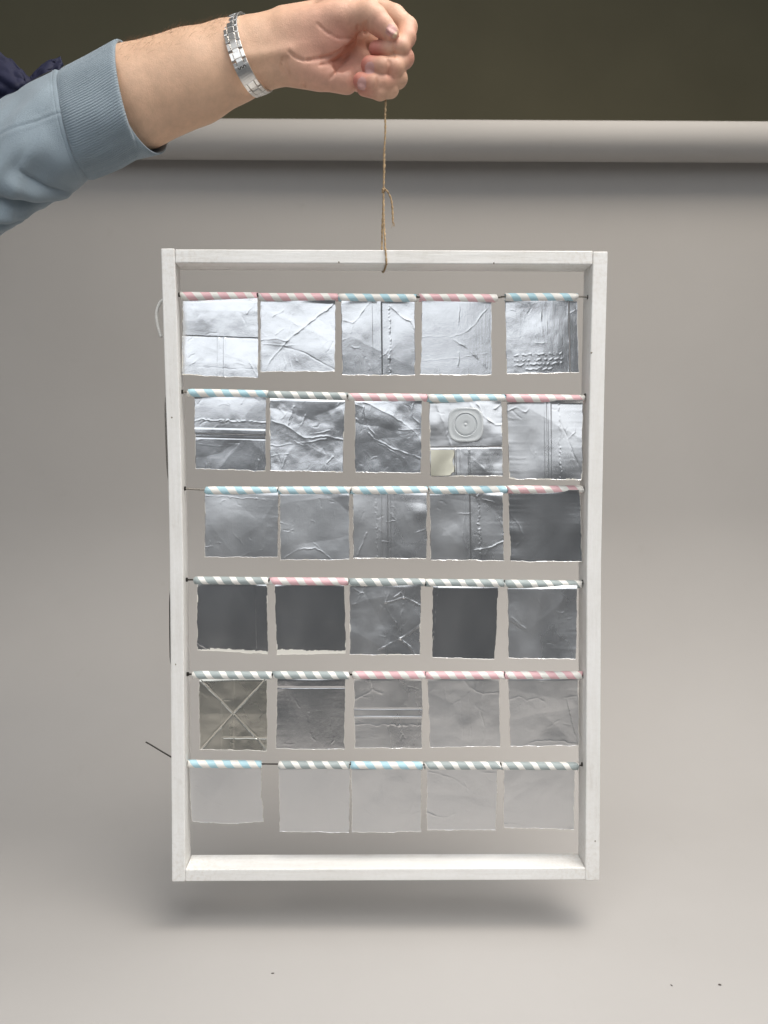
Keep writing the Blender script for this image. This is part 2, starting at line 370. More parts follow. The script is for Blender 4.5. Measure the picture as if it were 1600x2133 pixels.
foil([(710,628.7),(864,628.7),(865,782),(713,781)],'foil_a',-1.2,1,.5,'grey foil square with a vertical seam and a ragged tear line, top wire',
 [('sx',.43,.435,-.3,0),('sx',.49,.55,.35,0),('r',[(.655,0),(.66,1)],.012,.6),('sx',.53,.54,.25,0),(c,[(0,.27),(.15,.32),(.38,.05)],.016,.5),(c,[(.15,.32),(.13,.45)],.012,.3),(c,[(.68,.08),(.8,.22),(.95,.28),(1,.38)],.018,.6),('b',(.15,.15),.18,-.6),('b',(.85,.15),.16,-.6),(c,[(.02,.55),(.12,.5)],.01,.25),('z',1.6,6),('n',.35,3)])
foil([(879.7,626),(1025,630),(1024,781.7),(875.5,780)],'foil_a',-0.4,1,.4,'flat satin foil square with a curved embossed line like a wide letter',
 [(c,[(.53,.1),(.53,.33)],.012,.35),(c,[(.53,.7),(.53,.88)],.012,.35),(c,[(.92,.12),(.75,.34),(.6,.44),(.42,.5)],.012,.3),(c,[(.45,.53),(.6,.6),(.75,.73),(.93,.9)],.018,.5),(c,[(0,.5),(.45,.5)],.007,.12),(c,[(0,.82),(.5,.78),(.95,.7)],.007,.14),('z',0.5,4),('n',.25,3)])
foil([(1052,627),(1202,626),(1206,777),(1054.7,778.5)],'foil_a',-0.8,-1,.3,'speckled foil square with embossed dotted rows near its lower edge',
 [(c,[(.5,.12),(.51,.5)],.014,.45),(c,[(.58,.3),(.58,.45)],.01,.2),('e',.76,.1,.8),('e',.83,.1,.8),('e',.89,.1,.8),('e',.95,.25,.65),('sx',.88,1.1,-.7,0),(c,[(.885,0),(.875,.6),(.86,1)],.01,.6),(c,[(.9,.2),(1,.15)],.012,.3),('b',(.35,.25),.16,-.8),('b',(.7,.6),.3,.6),('z',1.2,6),('n',.3,5)])
# row 2
foil([(404,827),(554.5,830),(553.7,982),(407.8,977)],'foil_a',1.2,-2,.6,'foil square with a raised horizontal seam across its middle, under blue striped straw',
 [('r',[(0,.34),(1,.35)],.014,.6),('sy',.45,.46,.3),('sy',.46,.52,.35),('sy',.57,.58,-.3),(c,[(.86,1),(.9,.86)],.02,.5),(c,[(.05,.12),(.14,.02)],.018,-.5),(c,[(.66,.1),(.7,.02)],.012,.3),(c,[(0,.62),(.1,.6)],.01,.3),(c,[(.05,.67),(.4,.68)],.009,.2),('f',[(0,.85),(.35,.78),(.6,.62),(1,.55)],1.6),('b',(.45,.2),.3,.8),('z',2,7),('n',.5,3)])
foil([(561.5,830.7),(719,833),(714,984),(562.5,980)],'foil_a',1.2,1,.5,'crumpled foil square under the grey striped straw on the second wire down',
 [(c,[(.03,.33),(.2,.38),(.3,.45),(.45,.55),(.75,.52),(1,.56)],.016,.6),(c,[(0,.67),(.2,.65),(.4,.62),(.75,.56)],.016,.5),(c,[(.25,.38),(.28,.25),(.32,.13)],.016,.55),(c,[(.42,.38),(.47,.24)],.014,.5),(c,[(.55,.5),(.8,.45)],.011,.45),(c,[(.17,.95),(.22,.8)],.014,.45),(c,[(.78,.88),(.85,.8)],.014,.4),(c,[(.0,.8),(.25,.76)],.012,.3),(c,[(.45,.08),(.5,.0)],.012,.4),(c,[(.9,.1),(.95,.03)],.012,.4),('f',[(.0,.68),(.5,.6),(1,.57)],1.5),('b',(.7,.2),.25,.9),('b',(.15,.15),.15,-.6),('b',(.6,.8),.25,.8),('z',2.8,9),('n',.7,4)])
foil([(738.6,834),(879,837.8),(877,985.8),(740,983.7)],'foil_a',-0.6,-2,.2,'crumpled foil square under the pink straw between grey and blue ones',
 [(c,[(.02,.1),(.12,.1),(.18,.3),(.2,.45),(.28,.55),(.6,.68),(1,.8)],.014,.55),('f',[(.1,.02),(.4,.16),(.7,.3),(1,.58)],-1.8),(c,[(.1,.03),(.5,.2),(.8,.35),(1,.55)],.014,.4),(c,[(.88,.02),(.85,.22),(.97,.32)],.016,.5),(c,[(0,.28),(.2,.36)],.012,.5),(c,[(.13,.1),(.12,.2)],.014,.5),(c,[(.2,.38),(.32,.5)],.012,.5),(c,[(.3,.58),(.75,.8)],.009,.3),(c,[(.65,.42),(1,.4)],.009,.25),('b',(.5,.8),.3,-.6),('z',2.8,9),('n',.6,4)])
foil([(893.8,837.8),(1045,839.5),(1047.8,991),(896,992.5)],'foil_b',2.4,-9,.6,'foil square carrying a round pale plastic spout base',
 [('g',[(0,.625),(1,.62)],.010,-.6),('k',.62,.6),(c,[(.66,.04),(.74,.2),(.9,.32),(1,.33)],.018,.7),(c,[(.08,0),(.2,.3),(.3,.62)],.03,.6),('b',(.05,.3),.14,.8),('b',(.8,.5),.22,1.0),('b',(.2,.5),.15,-.9),(c,[(.3,0),(.28,.12)],.03,.5),(c,[(.55,0),(.6,.1)],.03,.7),(c,[(.9,.1),(1,.05)],.02,.5),('sx',.34,.36,.5,.64),('sx',.41,.42,.4,.64),('sx',.53,.55,.4,.64),('z',2.4,7),('n',.7,4)])
foil([(1056.5,837.8),(1214,837.8),(1213,999.5),(1061,997.7)],'foil_b',2.6,-11,.9,'shiny foil square with a vertical seam and long slanting crease beside the plain stile',
 [('sx',.49,.52,.3,0),('sx',.54,.58,.35,0),('r',[(.69,0),(.7,1)],.010,.5),(c,[(.7,.28),(.85,.6),(1,.95)],.013,-.6),(c,[(0,.14),(.12,.1),(.25,.15),(.3,.1),(.36,.02)],.016,.5),(c,[(.9,.3),(.91,.4),(.8,.5)],.013,.5),(c,[(.1,.75),(.22,.74)],.01,.3),('b',(.75,.75),.3,1.4),('b',(.2,.6),.25,-1.0),('b',(.1,.05),.15,.6),('z',2,6),('n',.5,3)])
# row 3
foil([(427.8,1028.5),(580,1029),(579,1161),(427,1160.5)],'foil_c',2.2,-3,.2,'smooth foil square hung next to a bare stretch of wire on the third wire down',
 [('r',[(.02,.07),(.3,.08),(.85,.12)],.010,.35),(c,[(.06,.75),(.05,.9)],.014,.5),(c,[(0,.85),(.1,.83)],.01,.3),('f',[(1,.05),(.8,.45),(.75,1)],-1.2),('b',(.2,.4),.3,.8),('z',1.5,6),('n',.3,3)])
foil([(582.8,1029),(727.7,1029),(727.7,1166),(583.5,1166)],'foil_c',2,-1,.5,'smooth foil square with a curved dent along its bottom edge',
 [(c,[(.06,.97),(.25,.85),(.5,.83),(.65,.9),(.75,1)],.014,.5),(c,[(0,.46),(.12,.48)],.012,.4),(c,[(.2,.55),(.1,.6)],.01,.3),(c,[(.78,.3),(.8,.42)],.01,.25),(c,[(.93,0),(1,.1)],.014,.3),('b',(.4,.95),.18,.8),('b',(.8,.5),.35,-.7),('b',(.15,.8),.2,.5),('z',1.8,7),('n',.3,3)])
foil([(734,1029),(890,1028.5),(888.5,1163.5),(737,1162)],'foil_b',2.2,-2,.5,'grey foil square with twin vertical seams, all neighbours on its wire blue strawed',
 [('r',[(.31,0),(.32,1)],.010,.45),('sx',.37,.39,.2,0),('sx',.455,.47,.35,0),('sx',.50,.51,.3,0),('sx',.57,.58,-.2,0),(c,[(.05,.98),(.12,.8),(.18,.62)],.016,.45),(c,[(.46,.45),(.58,.44)],.01,.35),(c,[(.4,.75),(.55,.77)],.01,.35),(c,[(.85,.62),(1,.55)],.01,.3),('b',(.9,.3),.12,.8),('z',1.2,5),('n',.3,3)])
foil([(893.8,1028.5),(1047.8,1028.5),(1049.5,1168),(898,1166)],'foil_b',2.4,-2,.3,'foil square with vertical seam and wrinkled corner under blue straw',
 [('sx',.49,.55,.35,0),(c,[(.45,.05),(.47,.35),(.44,.6)],.011,.35),('r',[(.66,.0),(.67,.5),(.68,1)],.016,.6),(c,[(.62,0),(.66,.12)],.016,.6),('f',[(.66,.1),(.8,.2),(1,.38)],1.8),(c,[(.72,.12),(.95,.18)],.014,.5),(c,[(.6,.85),(.85,.8),(1,.72)],.016,.5),(c,[(.75,.92),(.8,.82),(.9,.78)],.016,.5),(c,[(.44,.6),(.5,.85)],.012,.35),(c,[(.62,.82),(.64,1)],.012,.4),('b',(.9,.08),.12,.7),('b',(.2,.5),.25,-.5),('z',1.8,7),('n',.4,3)])
foil([(1058,1026),(1207.7,1025),(1213,1171),(1063.5,1169)],'foil_d',1.6,-6,.2,'mirror dark foil square under the only pink straw on its wire',
 [(c,[(.02,.35),(.14,.5),(.2,.66)],.014,.4),(c,[(.2,.66),(.08,.8)],.014,.3),('b',(.05,.6),.16,.9),('b',(.05,.95),.12,.6),(c,[(.5,.75),(.5,1)],.012,.2),('b',(1,.5),.2,.9),('b',(0,.15),.2,.6),('z',0.5,3),('n',.2,2)])
# row 4
foil([(411,1217.5),(557,1217.5),(558,1362),(411,1355)],'foil_d',1.2,0,1.6,'dark smooth foil square with one vertical fold line and torn white bottom edge',
 [('g',[(.825,0),(.83,1)],.010,-.5),(c,[(.0,.88),(.08,.93),(.14,.96)],.02,.6),(c,[(.5,.43),(.9,.43)],.006,.12),(c,[(.5,.15),(.56,.1)],.012,.15),('sx',.83,1.1,.2,0),('z',0.9,4),('n',.15,2)])
foil([(572,1218.5),(716.5,1218.5),(721,1361),(576.5,1363.7)],'foil_d',0.8,1,2.2,'darkest smooth foil square, pale torn wedge below, under the pink straw among grey ones',
 [(c,[(.55,.8),(.62,.82)],.012,.2),(c,[(.22,.1),(.27,.12)],.012,.15),('b',(.05,.5),.2,-.4),('z',0.9,4),('n',.15,2)])
foil([(728.8,1220),(877,1221),(875,1363),(728.8,1363.7)],'foil_b',4,-4,.5,'grey foil square shattered by two star shaped crease clusters',
 [(c,[(.72,.78),(.58,.84),(.4,.93)],.012,.6),(c,[(.72,.78),(.62,.85),(.64,1)],.012,.4),(c,[(.72,.78),(.85,.88),(.93,1)],.022,.8),(c,[(.72,.78),(.88,.68),(1,.58)],.016,.6),(c,[(.72,.78),(.73,.5),(.75,.3)],.016,.6),(c,[(.72,.78),(.6,.72),(.62,.6)],.01,.4),(c,[(.75,.2),(.6,.24),(.5,.27)],.014,.55),(c,[(.75,.2),(.88,.24),(1,.3)],.014,.6),(c,[(.75,.2),(.78,.1),(.76,0)],.016,.6),(c,[(.75,.2),(.72,.12),(.62,.2)],.016,.6),(c,[(.5,.27),(.48,.1),(.5,0)],.014,.5),(c,[(.5,.27),(.56,.1),(.57,0)],.012,.45),(c,[(.5,.27),(.42,.4)],.01,.4),(c,[(.5,.3),(.58,.45),(.65,.55)],.012,.5),(c,[(.03,.3),(.1,.28),(.14,.18)],.013,.35),('b',(.55,.9),.12,.5),('z',2,8),('n',.45,4)])
foil([(901.5,1221),(1039,1222.7),(1031,1373),(900,1370)],'foil_d',1.2,1,.3,'dark smooth foil tapering square with a folded side strip, between grey striped straws',
 [('sl',[(.085,0),(.0,1)],.6),(c,[(.085,0),(.04,.5),(.01,1)],.008,.5),('b',(.35,.75),.3,-.3),('z',0.9,4),('n',.18,3)])
foil([(1057,1222.7),(1203,1223),(1200,1373),(1060,1370.7)],'foil_b',4.6,-7,.2,'grey foil square with a pale curved bulge along the side near plain stile',
 [(c,[(.06,.45),(.15,.52),(.25,.6)],.014,.6),('f',[(.86,0),(.74,.3),(.73,.6),(.8,1)],-2.4),('f',[(.12,0),(.1,.2),(0,.3)],1.5),(c,[(.5,.1),(.7,.13)],.01,.25),(c,[(.28,.35),(.27,.6)],.008,.15),('f',[(.27,.65),(.5,.8),(.7,1)],.5),('b',(.45,.1),.2,.7),('z',1.6,5),('n',.3,3)])
# row 5
foil([(414.5,1417),(557,1413.8),(555.5,1564),(417,1561.5)],'foil_w',2,-1,.4,'yellowed foil square creased into a large X with folded panels',
 [('x',),('g',[(.01,.02),(.5,.5),(1,.98)],.011,-.7),(c,[(.02,.01),(.5,.48),(1,.96)],.009,.5),('g',[(1,.02),(.5,.5),(.03,.99)],.011,-.7),(c,[(1,.0),(.5,.48),(.02,.97)],.009,.5),('sx',.32,.335,-.3,.3),('sx',.50,.515,.45,0),(c,[(.35,.31),(.48,.31)],.012,.55),('g',[(.35,.83),(1,.83)],.011,-.5),(c,[(.35,.70),(.5,.70)],.01,.3),('z',1.2,6),('n',.5,4)])
foil([(578,1415),(720,1415),(717.5,1561),(574.7,1559.7)],'foil_d',1.6,-1,.3,'smooth dark foil square with a lighter folded band across its top',
 [('sy',-.1,.14,.3),('g',[(0,.15),(1,.15)],.010,-.5),('b',(.05,.35),.2,-.5),('b',(.4,.9),.5,.9),('z',1.4,6),('n',.2,3)])
foil([(737.5,1415),(879.7,1414.5),(879,1559),(739,1558)],'foil_b',1,0,.3,'foil square with a horizontal seam below its middle, under pink straw',
 [('g',[(0,.45),(1,.45)],.012,-.4),('sy',.555,.57,.3),('r',[(0,.67),(1,.67)],.013,.45),(c,[(.24,0),(.28,.18),(.4,.24)],.018,.5),(c,[(.28,.18),(.1,.28),(0,.32)],.016,.45),(c,[(.28,.18),(.28,.4)],.014,.3),('b',(.5,.9),.5,1.0),('z',1.2,5),('n',.3,3)])
foil([(891,1414.5),(1039.7,1415),(1042.5,1555.5),(895.5,1557)],'foil_c',0,1,.2,'grey foil square with long vertical cracks running down, between two pink strawed squares',
 [(c,[(.49,.02),(.58,.15),(.66,.19)],.018,.7),(c,[(.66,.2),(.76,.24),(.98,.23)],.013,.5),(c,[(.58,.15),(.57,.5),(.58,1)],.011,.4),(c,[(.77,0),(.76,.25),(.73,.5),(.78,.7),(.75,1)],.012,.45),(c,[(.47,.3),(.46,.6),(.47,.9)],.009,.35),(c,[(.32,.4),(.47,.34),(.57,.22)],.01,.3),(c,[(.66,.18),(.7,.05)],.012,.4),(c,[(.1,.15),(.02,.22)],.012,.3),('f',[(0,.9),(.35,.82),(.5,.95)],.8),('z',1.6,7),('n',.4,4)])
foil([(1059,1414.5),(1203.5,1414.5),(1207,1552.7),(1063.5,1555)],'foil_c',0,1,.4,'grey foil square with a slanting fold, under pink straw touching the plain stile',
 [(c,[(.0,.33),(.14,.27),(.24,.35),(.4,.3),(.5,.36)],.016,.5),('f',[(0,.62),(.3,.55),(.7,.5),(1,.43)],1.6),(c,[(.2,.99),(.4,.92),(.7,.93),(1,.99)],.018,.5),(c,[(.8,.31),(1,.28)],.012,.4),('f',[(.75,0),(.82,.3)],-1.0),(c,[(.3,.02),(.5,.05),(.7,.02)],.016,.3),('z',1.6,6),('n',.35,3)])
# row 6
foil([(393.8,1600),(544,1601),(549.5,1711),(399.7,1710)],'foil_c',-0.5,-2,.2,'short matte foil piece with a notched edge on the bottom wire, next to bare wire',
 [('b',(.4,.5),.4,.7),('f',[(0,.2),(.15,.8),(.2,1)],.4),('z',1.5,6),('n',.35,2)])
foil([(581,1600),(728.8,1600),(727.7,1734.7),(582.8,1732)],'foil_c',-1,0,.4,'pale smooth foil square on the bottom wire with a wrinkle under its grey straw',
 [(c,[(.68,.12),(.75,.05),(.8,.0)],.016,.35),('b',(.5,.6),.5,.7),('b',(.6,.06),.2,-.5),('z',1.4,6),('n',.25,2)])
foil([(733,1601),(878,1601),(877,1733),(733,1733.7)],'foil_c',0.5,1,.2,'dull foil square with slanting side wrinkles under the blue straw between grey straws',
 [(c,[(.97,.3),(.88,.55),(.78,.92)],.012,.4),(c,[(.9,.45),(.83,.68)],.01,.3),(c,[(1,.68),(.88,.72),(.8,.95)],.012,.4),(c,[(0,.72),(.1,.68)],.012,.3),('b',(.2,.2),.3,.4),('f',[(.95,.1),(.7,.6),(.6,1)],.5),('z',1.4,6),('n',.4,3)])
foil([(889.5,1601.7),(1036,1602.5),(1033,1729.5),(889.5,1728.8)],'foil_c',0.5,1,.2,'dull foil square with a dented crumple near its lower corner on the bottom wire',
 [(c,[(.0,.72),(.12,.78),(.28,.8)],.02,.8),(c,[(.28,.8),(.4,.74)],.014,.3),(c,[(.02,.08),(.2,.12),(.4,.2),(.6,.36)],.016,.35),(c,[(.78,.08),(1,.1)],.014,.35),(c,[(.88,.62),(1,.66)],.014,.3),('z',1.3,6),('n',.4,3)])
foil([(1049.5,1602.5),(1196.5,1601.7),(1195.5,1727),(1048.8,1725)],'foil_c',0.5,2,.2,'dull foil square with a folded lower corner on the bottom wire beside the plain stile',
 [(c,[(.0,.95),(.1,.93),(.35,.98)],.018,.6),(c,[(.0,.7),(.3,.8),(.5,.84)],.014,.25),('b',(.97,.96),.05,-.8),('b',(.6,.4),.4,.5),('z',1.8,7),('n',.35,3)])

NG = 132
def seg_dist(U, Vv, pts):
    best = np.full(U.shape, 9.0)
    for (a0, b0), (a1, b1) in zip(pts[:-1], pts[1:]):
        dx, dy = a1-a0, b1-b0; L2 = dx*dx+dy*dy+1e-9
        t = np.clip(((U-a0)*dx + (Vv-b0)*dy)/L2, 0, 1)
        d = np.hypot(U-a0-t*dx, Vv-b0-t*dy)
        best = np.minimum(best, d)
    return best
def sstep(x, a, b):
    t = np.clip((x-a)/(b-a), 0, 1); return t*t*(3-2*t)
def side_dist(U, Vv, pts):     # signed distance to a polyline extended through the panel
    best = np.full(U.shape, 9.0); sg = np.ones(U.shape)
    for (a0, b0), (a1, b1) in zip(pts[:-1], pts[1:]):
        dx, dy = a1-a0, b1-b0; L2 = dx*dx+dy*dy+1e-9
        t = np.clip(((U-a0)*dx + (Vv-b0)*dy)/L2, 0, 1)
        d = np.hypot(U-a0-t*dx, Vv-b0-t*dy)
        s = np.sign((U-a0)*dy - (Vv-b0)*dx)
        k = d < best; best = np.where(k, d, best); sg = np.where(k, s, sg)
    return best*sg
def height(U, Vv, feats, seed):
    """relief of one foil in mm, positive toward the viewer side"""
    Uw = U + 0.010*vnoise((U, Vv), 9, seed) + 0.005*vnoise((U, Vv), 26, seed+1)
    Vw = Vv + 0.010*vnoise((U, Vv), 9, seed+2) + 0.005*vnoise((U, Vv), 26, seed+3)
    H = np.zeros(U.shape)
    for f in feats:
        k = f[0]
        if k == 'c':
            d = seg_dist(Uw, Vw, f[1]); amp = f[3]*(0.75+0.6*vnoise((U, Vv), 12, seed+5))
            ww = f[2]*0.42; H += 0.36*amp*np.exp(-np.sqrt((d/ww)**2+0.05)+0.22)
        elif k == 'g':
            d = seg_dist(U+0.002*vnoise((U, Vv), 12, seed), Vv+0.002*vnoise((U, Vv), 12, seed+9), f[1]); H += f[3]*0.7*np.exp(-(d/(f[2]*.62))**2)
        elif k == 'r':
            j = 0.012*vnoise((U*1.0, Vv), 30, seed+11)
            d = seg_dist(Uw+j, Vw-j, f[1]); H += 0.4*f[3]*np.exp(-np.sqrt((d/(f[2]*.42))**2+.08)+.28)*(0.7+0.9*vnoise((U, Vv), 40, seed+12))
        elif k == 'sx':
            e = 0.008; H += f[3]*(sstep(U, f[1]-e, f[1]+e)-sstep(U, f[2]-e, f[2]+e))*(sstep(Vv, f[4]-e, f[4]+e) if f[4] else 1)
        elif k == 'sy':
            e = 0.008; H += f[3]*(sstep(Vv, f[1]-e, f[1]+e)-sstep(Vv, f[2]-e, f[2]+e))
        elif k == 'k':
            H += f[2]*np.minimum(np.abs(Vv-f[1])*3, 1)*0.8
        elif k == 'b':
            d = np.hypot(U-f[1][0], Vv-f[1][1]); H += 0.75*f[3]*np.exp(-(d/f[2])**2)
        elif k == 'f':
            s = side_dist(Uw, Vw, f[1]); H += f[2]*np.abs(s)*2.2*np.exp(-np.abs(s)/0.45)*np.where(s > 0, 1, -0.15)
        elif k == 'sl':
            s = side_dist(U, Vv, f[1]); H += f[2]*sstep(s, -0.006, 0.006)
        elif k == 'e':
            vv = f[1]-0.035*(U-f[2])+0.006*np.sin(U*70+f[1]*50)
            H += 0.13*np.exp(-((Vv-vv)/0.012)**2)*np.clip(vnoise((U, Vv), 38, seed+77)*1.6+0.55, 0, 1.3)*sstep(U, f[2], f[2]+.03)*(1-sstep(U, f[3]-.03, f[3]))
        elif k == 'x':
            H += 1.3*np.minimum(np.abs(U-Vv), np.abs(U+Vv-1))*np.where(np.abs(U-.5) > np.abs(Vv-.5), 1.2, 0.3)
        elif k == 'z':
            if f[1] >= 1.0:          # short random hair creases
                rq = np.random.RandomState(seed+170)
                for _ in range(int(f[2]*1.6)):
                    a0, b0 = rq.rand(2); an = rq.rand()*math.pi*2; ln = rq.uniform(.05, .16)
                    pts = [(a0, b0), (a0+ln*.5*math.cos(an)+rq.uniform(-.02, .02), b0+ln*.5*math.sin(an)+rq.uniform(-.02, .02)), (a0+ln*math.cos(an), b0+ln*math.sin(an))]
                    dd = seg_dist(Uw, Vw, pts); H += rq.choice([-1, 1])*rq.uniform(.04, .11)*np.exp(-np.sqrt((dd/.005)**2+.05)+.22)
            rz = np.random.RandomState(seed+70)
            for _ in range(f[2]):
                an = rz.rand()*math.pi; cu, cv = rz.rand(2)*.8+.1
                sd = (Uw-cu)*math.cos(an)+(Vw-cv)*math.sin(an); ln = np.abs(-(U-cu)*math.sin(an)+(Vv-cv)*math.cos(an))
                H += f[1]*rz.uniform(-1, 1)*np.abs(sd)*np.exp(-np.abs(sd)/.3)*np.exp(-(ln/.55)**2)
        elif k == 'n':
            H += f[1]*(vnoise((U, Vv), f[2], seed+20)*0.55 + vnoise((U, Vv), f[2]*3, seed+21)*0.10)
    rc_ = np.random.RandomState(seed+90); cu_, cv_ = rc_.uniform(-1.9, 1.9, 2)     # the card's own gentle curl
    H += cu_*(U-.5)**2*2 + cv_*(Vv-.5)**2*1.4 + rc_.uniform(-.7, .7)*(U-.5)*(Vv-.5)*2
    H += 0.007*vnoise((U, Vv), 34, seed+30)
    return H
straw_r = 8.3*S*1.018
def straw_mesh(L, seed):
    rnd = random.Random(seed); n = 28; xs = np.linspace(-L/2, L/2, 15); V = []
    ph = rnd.random()*6
    for ring, ri in ((0, 1.0), (1, 0.84)):
        for i, x in enumerate(xs):
            e = min(abs(x+L/2), abs(x-L/2)); sq = 0.05*math.exp(-e/0.003)
            for k in range(n):
                a = 2*math.pi*k/n
                r = straw_r*ri*(1+0.016*math.sin(3*a+ph+x*90)-0.05*max(0, math.cos(a-ph))**4*math.exp(-((x-L*(.3*math.sin(ph*3)))/.006)**2))
                xo = x + (0.0005*math.sin(a*2+ph) if i in (0, 14) else 0)
                V.append((xo, r*math.cos(a)*(1+sq), r*math.sin(a)*(1-sq)))
    q = 15*n; fc = []
    for i in range(14):
        for k in range(n):
            a, b_, c_, d_ = i*n+k, i*n+(k+1) % n, (i+1)*n+(k+1) % n, (i+1)*n+k
            fc.append([a, d_, c_, b_]); fc.append([q+a, q+b_, q+c_, q+d_])
    for k in range(n):
        k2 = (k+1) % n
        fc.append([k, k2, q+k2, q+k]); fc.append([14*n+k, q+14*n+k, q+14*n+k2, 14*n+k2])
    return V, fc
uu = np.linspace(0, 1, NG); U0, V0 = np.meshgrid(uu, uu, indexing='ij')
gf = grid_faces(NG, NG)
TILES = []
for idx, (q, mat, pitch, yaw, torn, label, feats) in enumerate(FO):
    r, cc = divmod(idx, 5); x0, y0, x1, y1, colr = ST[r][cc]
    a = P(x0, y0, YS); b_ = P(x1, y1, YS); mid = (a+b_)/2
    root = empty('foil_hanging', mid, label, 'foil square', 'foil squares hung on striped straws')
    L = (b_-a).length
    V, fc = straw_mesh(L, idx)
    s = mesh_obj('straw', V, fc, M[colr], root); s.rotation_euler = (random.uniform(-.3, .3), -math.atan2(b_.z-a.z, b_.x-a.x), 0)
    s['label'] = {'pink': 'pink and white', 'blue': 'light blue and white', 'gray': 'grey and white'}[colr] + ' spiral striped paper straw'
    # foil sheet
    seed = 100+idx*37
    (tlx, tly), (trx, try_), (brx, bry), (blx, bly) = q
    tly -= 5; try_ -= 5                                   # tucked up under the straw
    eL = 0.9*vnoise((0*V0, V0), 9, seed+50)+0.5*vnoise((0*V0, V0), 30, seed+51); eR = 0.9*vnoise((0*V0, V0), 9, seed+52)+0.5*vnoise((0*V0, V0), 30, seed+53)
    eB = 1.0*vnoise((U0, 0*U0), 7, seed+54)+0.5*vnoise((U0, 0*U0), 30, seed+55)
    px = (tlx*(1-U0)+trx*U0)*(1-V0)+(blx*(1-U0)+brx*U0)*V0 + eL*(1-U0)**4 + eR*U0**4
    py = (tly*(1-U0)+try_*U0)*(1-V0)+(bly*(1-U0)+bry*U0)*V0 + eB*V0**4
    if idx == 25: py += 5*np.sin(U0*math.pi)*V0**3; px += 7*np.exp(-((V0-.5)/.12)**2)*-(U0**6)*0.5
    H = height(U0, V0, feats, seed)*0.001
    wd = abs(trx-tlx)*S
    YY = YS - 0.0012 - V0*wd*math.tan(math.radians(pitch)) + (U0-.5)*wd*math.tan(math.radians(yaw)) 
    H = H*sstep(V0, 0.0, 0.06)
    W = Pn(px, py, YY - H)
    bl = np.concatenate([np.arange(NG)*NG, (NG-1)*NG+np.arange(1, NG), np.arange(NG-2, -1, -1)*NG+NG-1, np.arange(NG-2, 0, -1)])
    Wb = W.reshape(-1, 3)[bl] + np.array([0, 0.0006, 0]); nb = len(bl); kb = NG*NG+np.arange(nb)
    ci = NG*NG+nb; Wm = Wb.mean(0)[None]
    rim = np.stack([bl, np.roll(bl, -1), np.roll(kb, -1), kb], -1)
    back = np.stack([kb, np.roll(kb, -1), np.full(nb, ci), np.full(nb, ci)], -1)
    allf = [list(x) for x in gf[:, ::-1]] + [list(x) for x in rim[:, ::-1]] + [list(x[:3]) for x in back[:, ::-1]]
    f = mesh_obj('foil', np.concatenate([W.reshape(-1, 3), Wb, Wm])-np.array(mid), allf, [M[mat], M['paper_white']], root)
    mi = np.zeros(len(allf), np.int32); mi[len(gf):] = 1; f.data.polygons.foreach_set('material_index', mi)
    me = f.data
    at = me.attributes.new('card', 'FLOAT', 'POINT')
    tb = 0.010*torn*(0.8+1.2*vnoise((U0, 0*U0), 6, seed+60)+0.8*vnoise((U0, 0*U0), 25, seed+61))
    if idx == 16: tb = 0.075*(1-U0*0.55)+0.006*vnoise((U0, 0*U0), 25, seed+61)
    if idx == 15: tb = np.where(U0 > .18, 0.036, 0.015)+0.012*vnoise((U0, 0*U0), 20, seed+61)
    card = (V0 > 1-tb).astype(float)
    side = 0.008*(vnoise((0*V0, V0), 8, seed+62)+0.35)*min(1.2, torn*1.6)
    card = np.maximum(card, ((U0 < side) | (U0 > 1-side)).astype(float))
    at.data.foreach_set('value', np.concatenate([card.ravel(), np.zeros(nb+1)]).astype(np.float32))
    TILES.append((root, W, q))
# plastic spout base and its yellowed flap
m, nt, b = newmat('clear_pale_plastic'); b.inputs['Base Color'].default_value = (0.70, 0.735, 0.75, 1); b.inputs['Roughness'].default_value = 0.28
b.inputs['Transmission Weight'].default_value = 0.25; b.inputs['IOR'].default_value = 1.4; bump(nt, b, noise(nt, 150), 0.06, 0.0004); M['plastic'] = m
root, W, q = TILES[8]
cx, cyp = 970, 884.5
def plate(name, prof_fn, parent, mat, cx, cy, Yf, n=72):
    # radial profile (s, h mm): s = fraction of outline radius
    V = []; fc = []
    for s_, h in prof_fn:
        for k in range(n):
            a = 2*math.pi*k/n
            R = 36.5/((abs(math.cos(a))**3.4+abs(math.sin(a))**3.4)**(1/3.4)) if s_ > 0.72 else 25.5/0.72
            V.append(P(cx+R*s_*math.cos(a) if s_ > .72 else cx+25.5*(s_/.72)*math.cos(a), cy+R*s_*math.sin(a)*0.98 if s_ > .72 else cy+25.5*(s_/.72)*math.sin(a), Yf(cx, cy) - 0.0009 + (co[0]*R*s_*math.cos(a)+co[1]*R*s_*math.sin(a)) - h*0.001) - parent.location)
    m_ = len(prof_fn)
    fc = [[i*n+k, i*n+(k+1) % n, (i+1)*n+(k+1) % n, (i+1)*n+k] for i in range(m_-1) for k in range(n)]
    fc.append([(m_-1)*n+k for k in range(n)])
    return mesh_obj(name, V, fc, mat, parent)
pxs = np.array([q[0], q[1], q[2], q[3]], float); ys = np.array([W[0, 0, 1], W[-1, 0, 1], W[-1, -1, 1], W[0, -1, 1]])
co = np.linalg.lstsq(np.c_[pxs, np.ones(4)], ys, rcond=None)[0]
def tileY(px, py): return float(co[0]*px+co[1]*py+co[2])
flange = plate('spout_base', [(1.0, -0.8), (1.0, 1.2), (.97, 1.6), (.90, 1.6), (.87, 1.35), (.74, 1.35), (.715, 1.7), (.69, 1.75), (.67, 1.2), (.655, 0.7), (.63, 1.2), (.5, 1.22), (.3, 1.22), (.15, 1.2), (.13, 1.05), (.06, 1.05), (.05, 1.7), (.02, 1.9)], root, M['plastic'], cx, cyp, tileY)
flange['label'] = 'round translucent plastic spout base stuck to the foil'
V = []; nf = 14
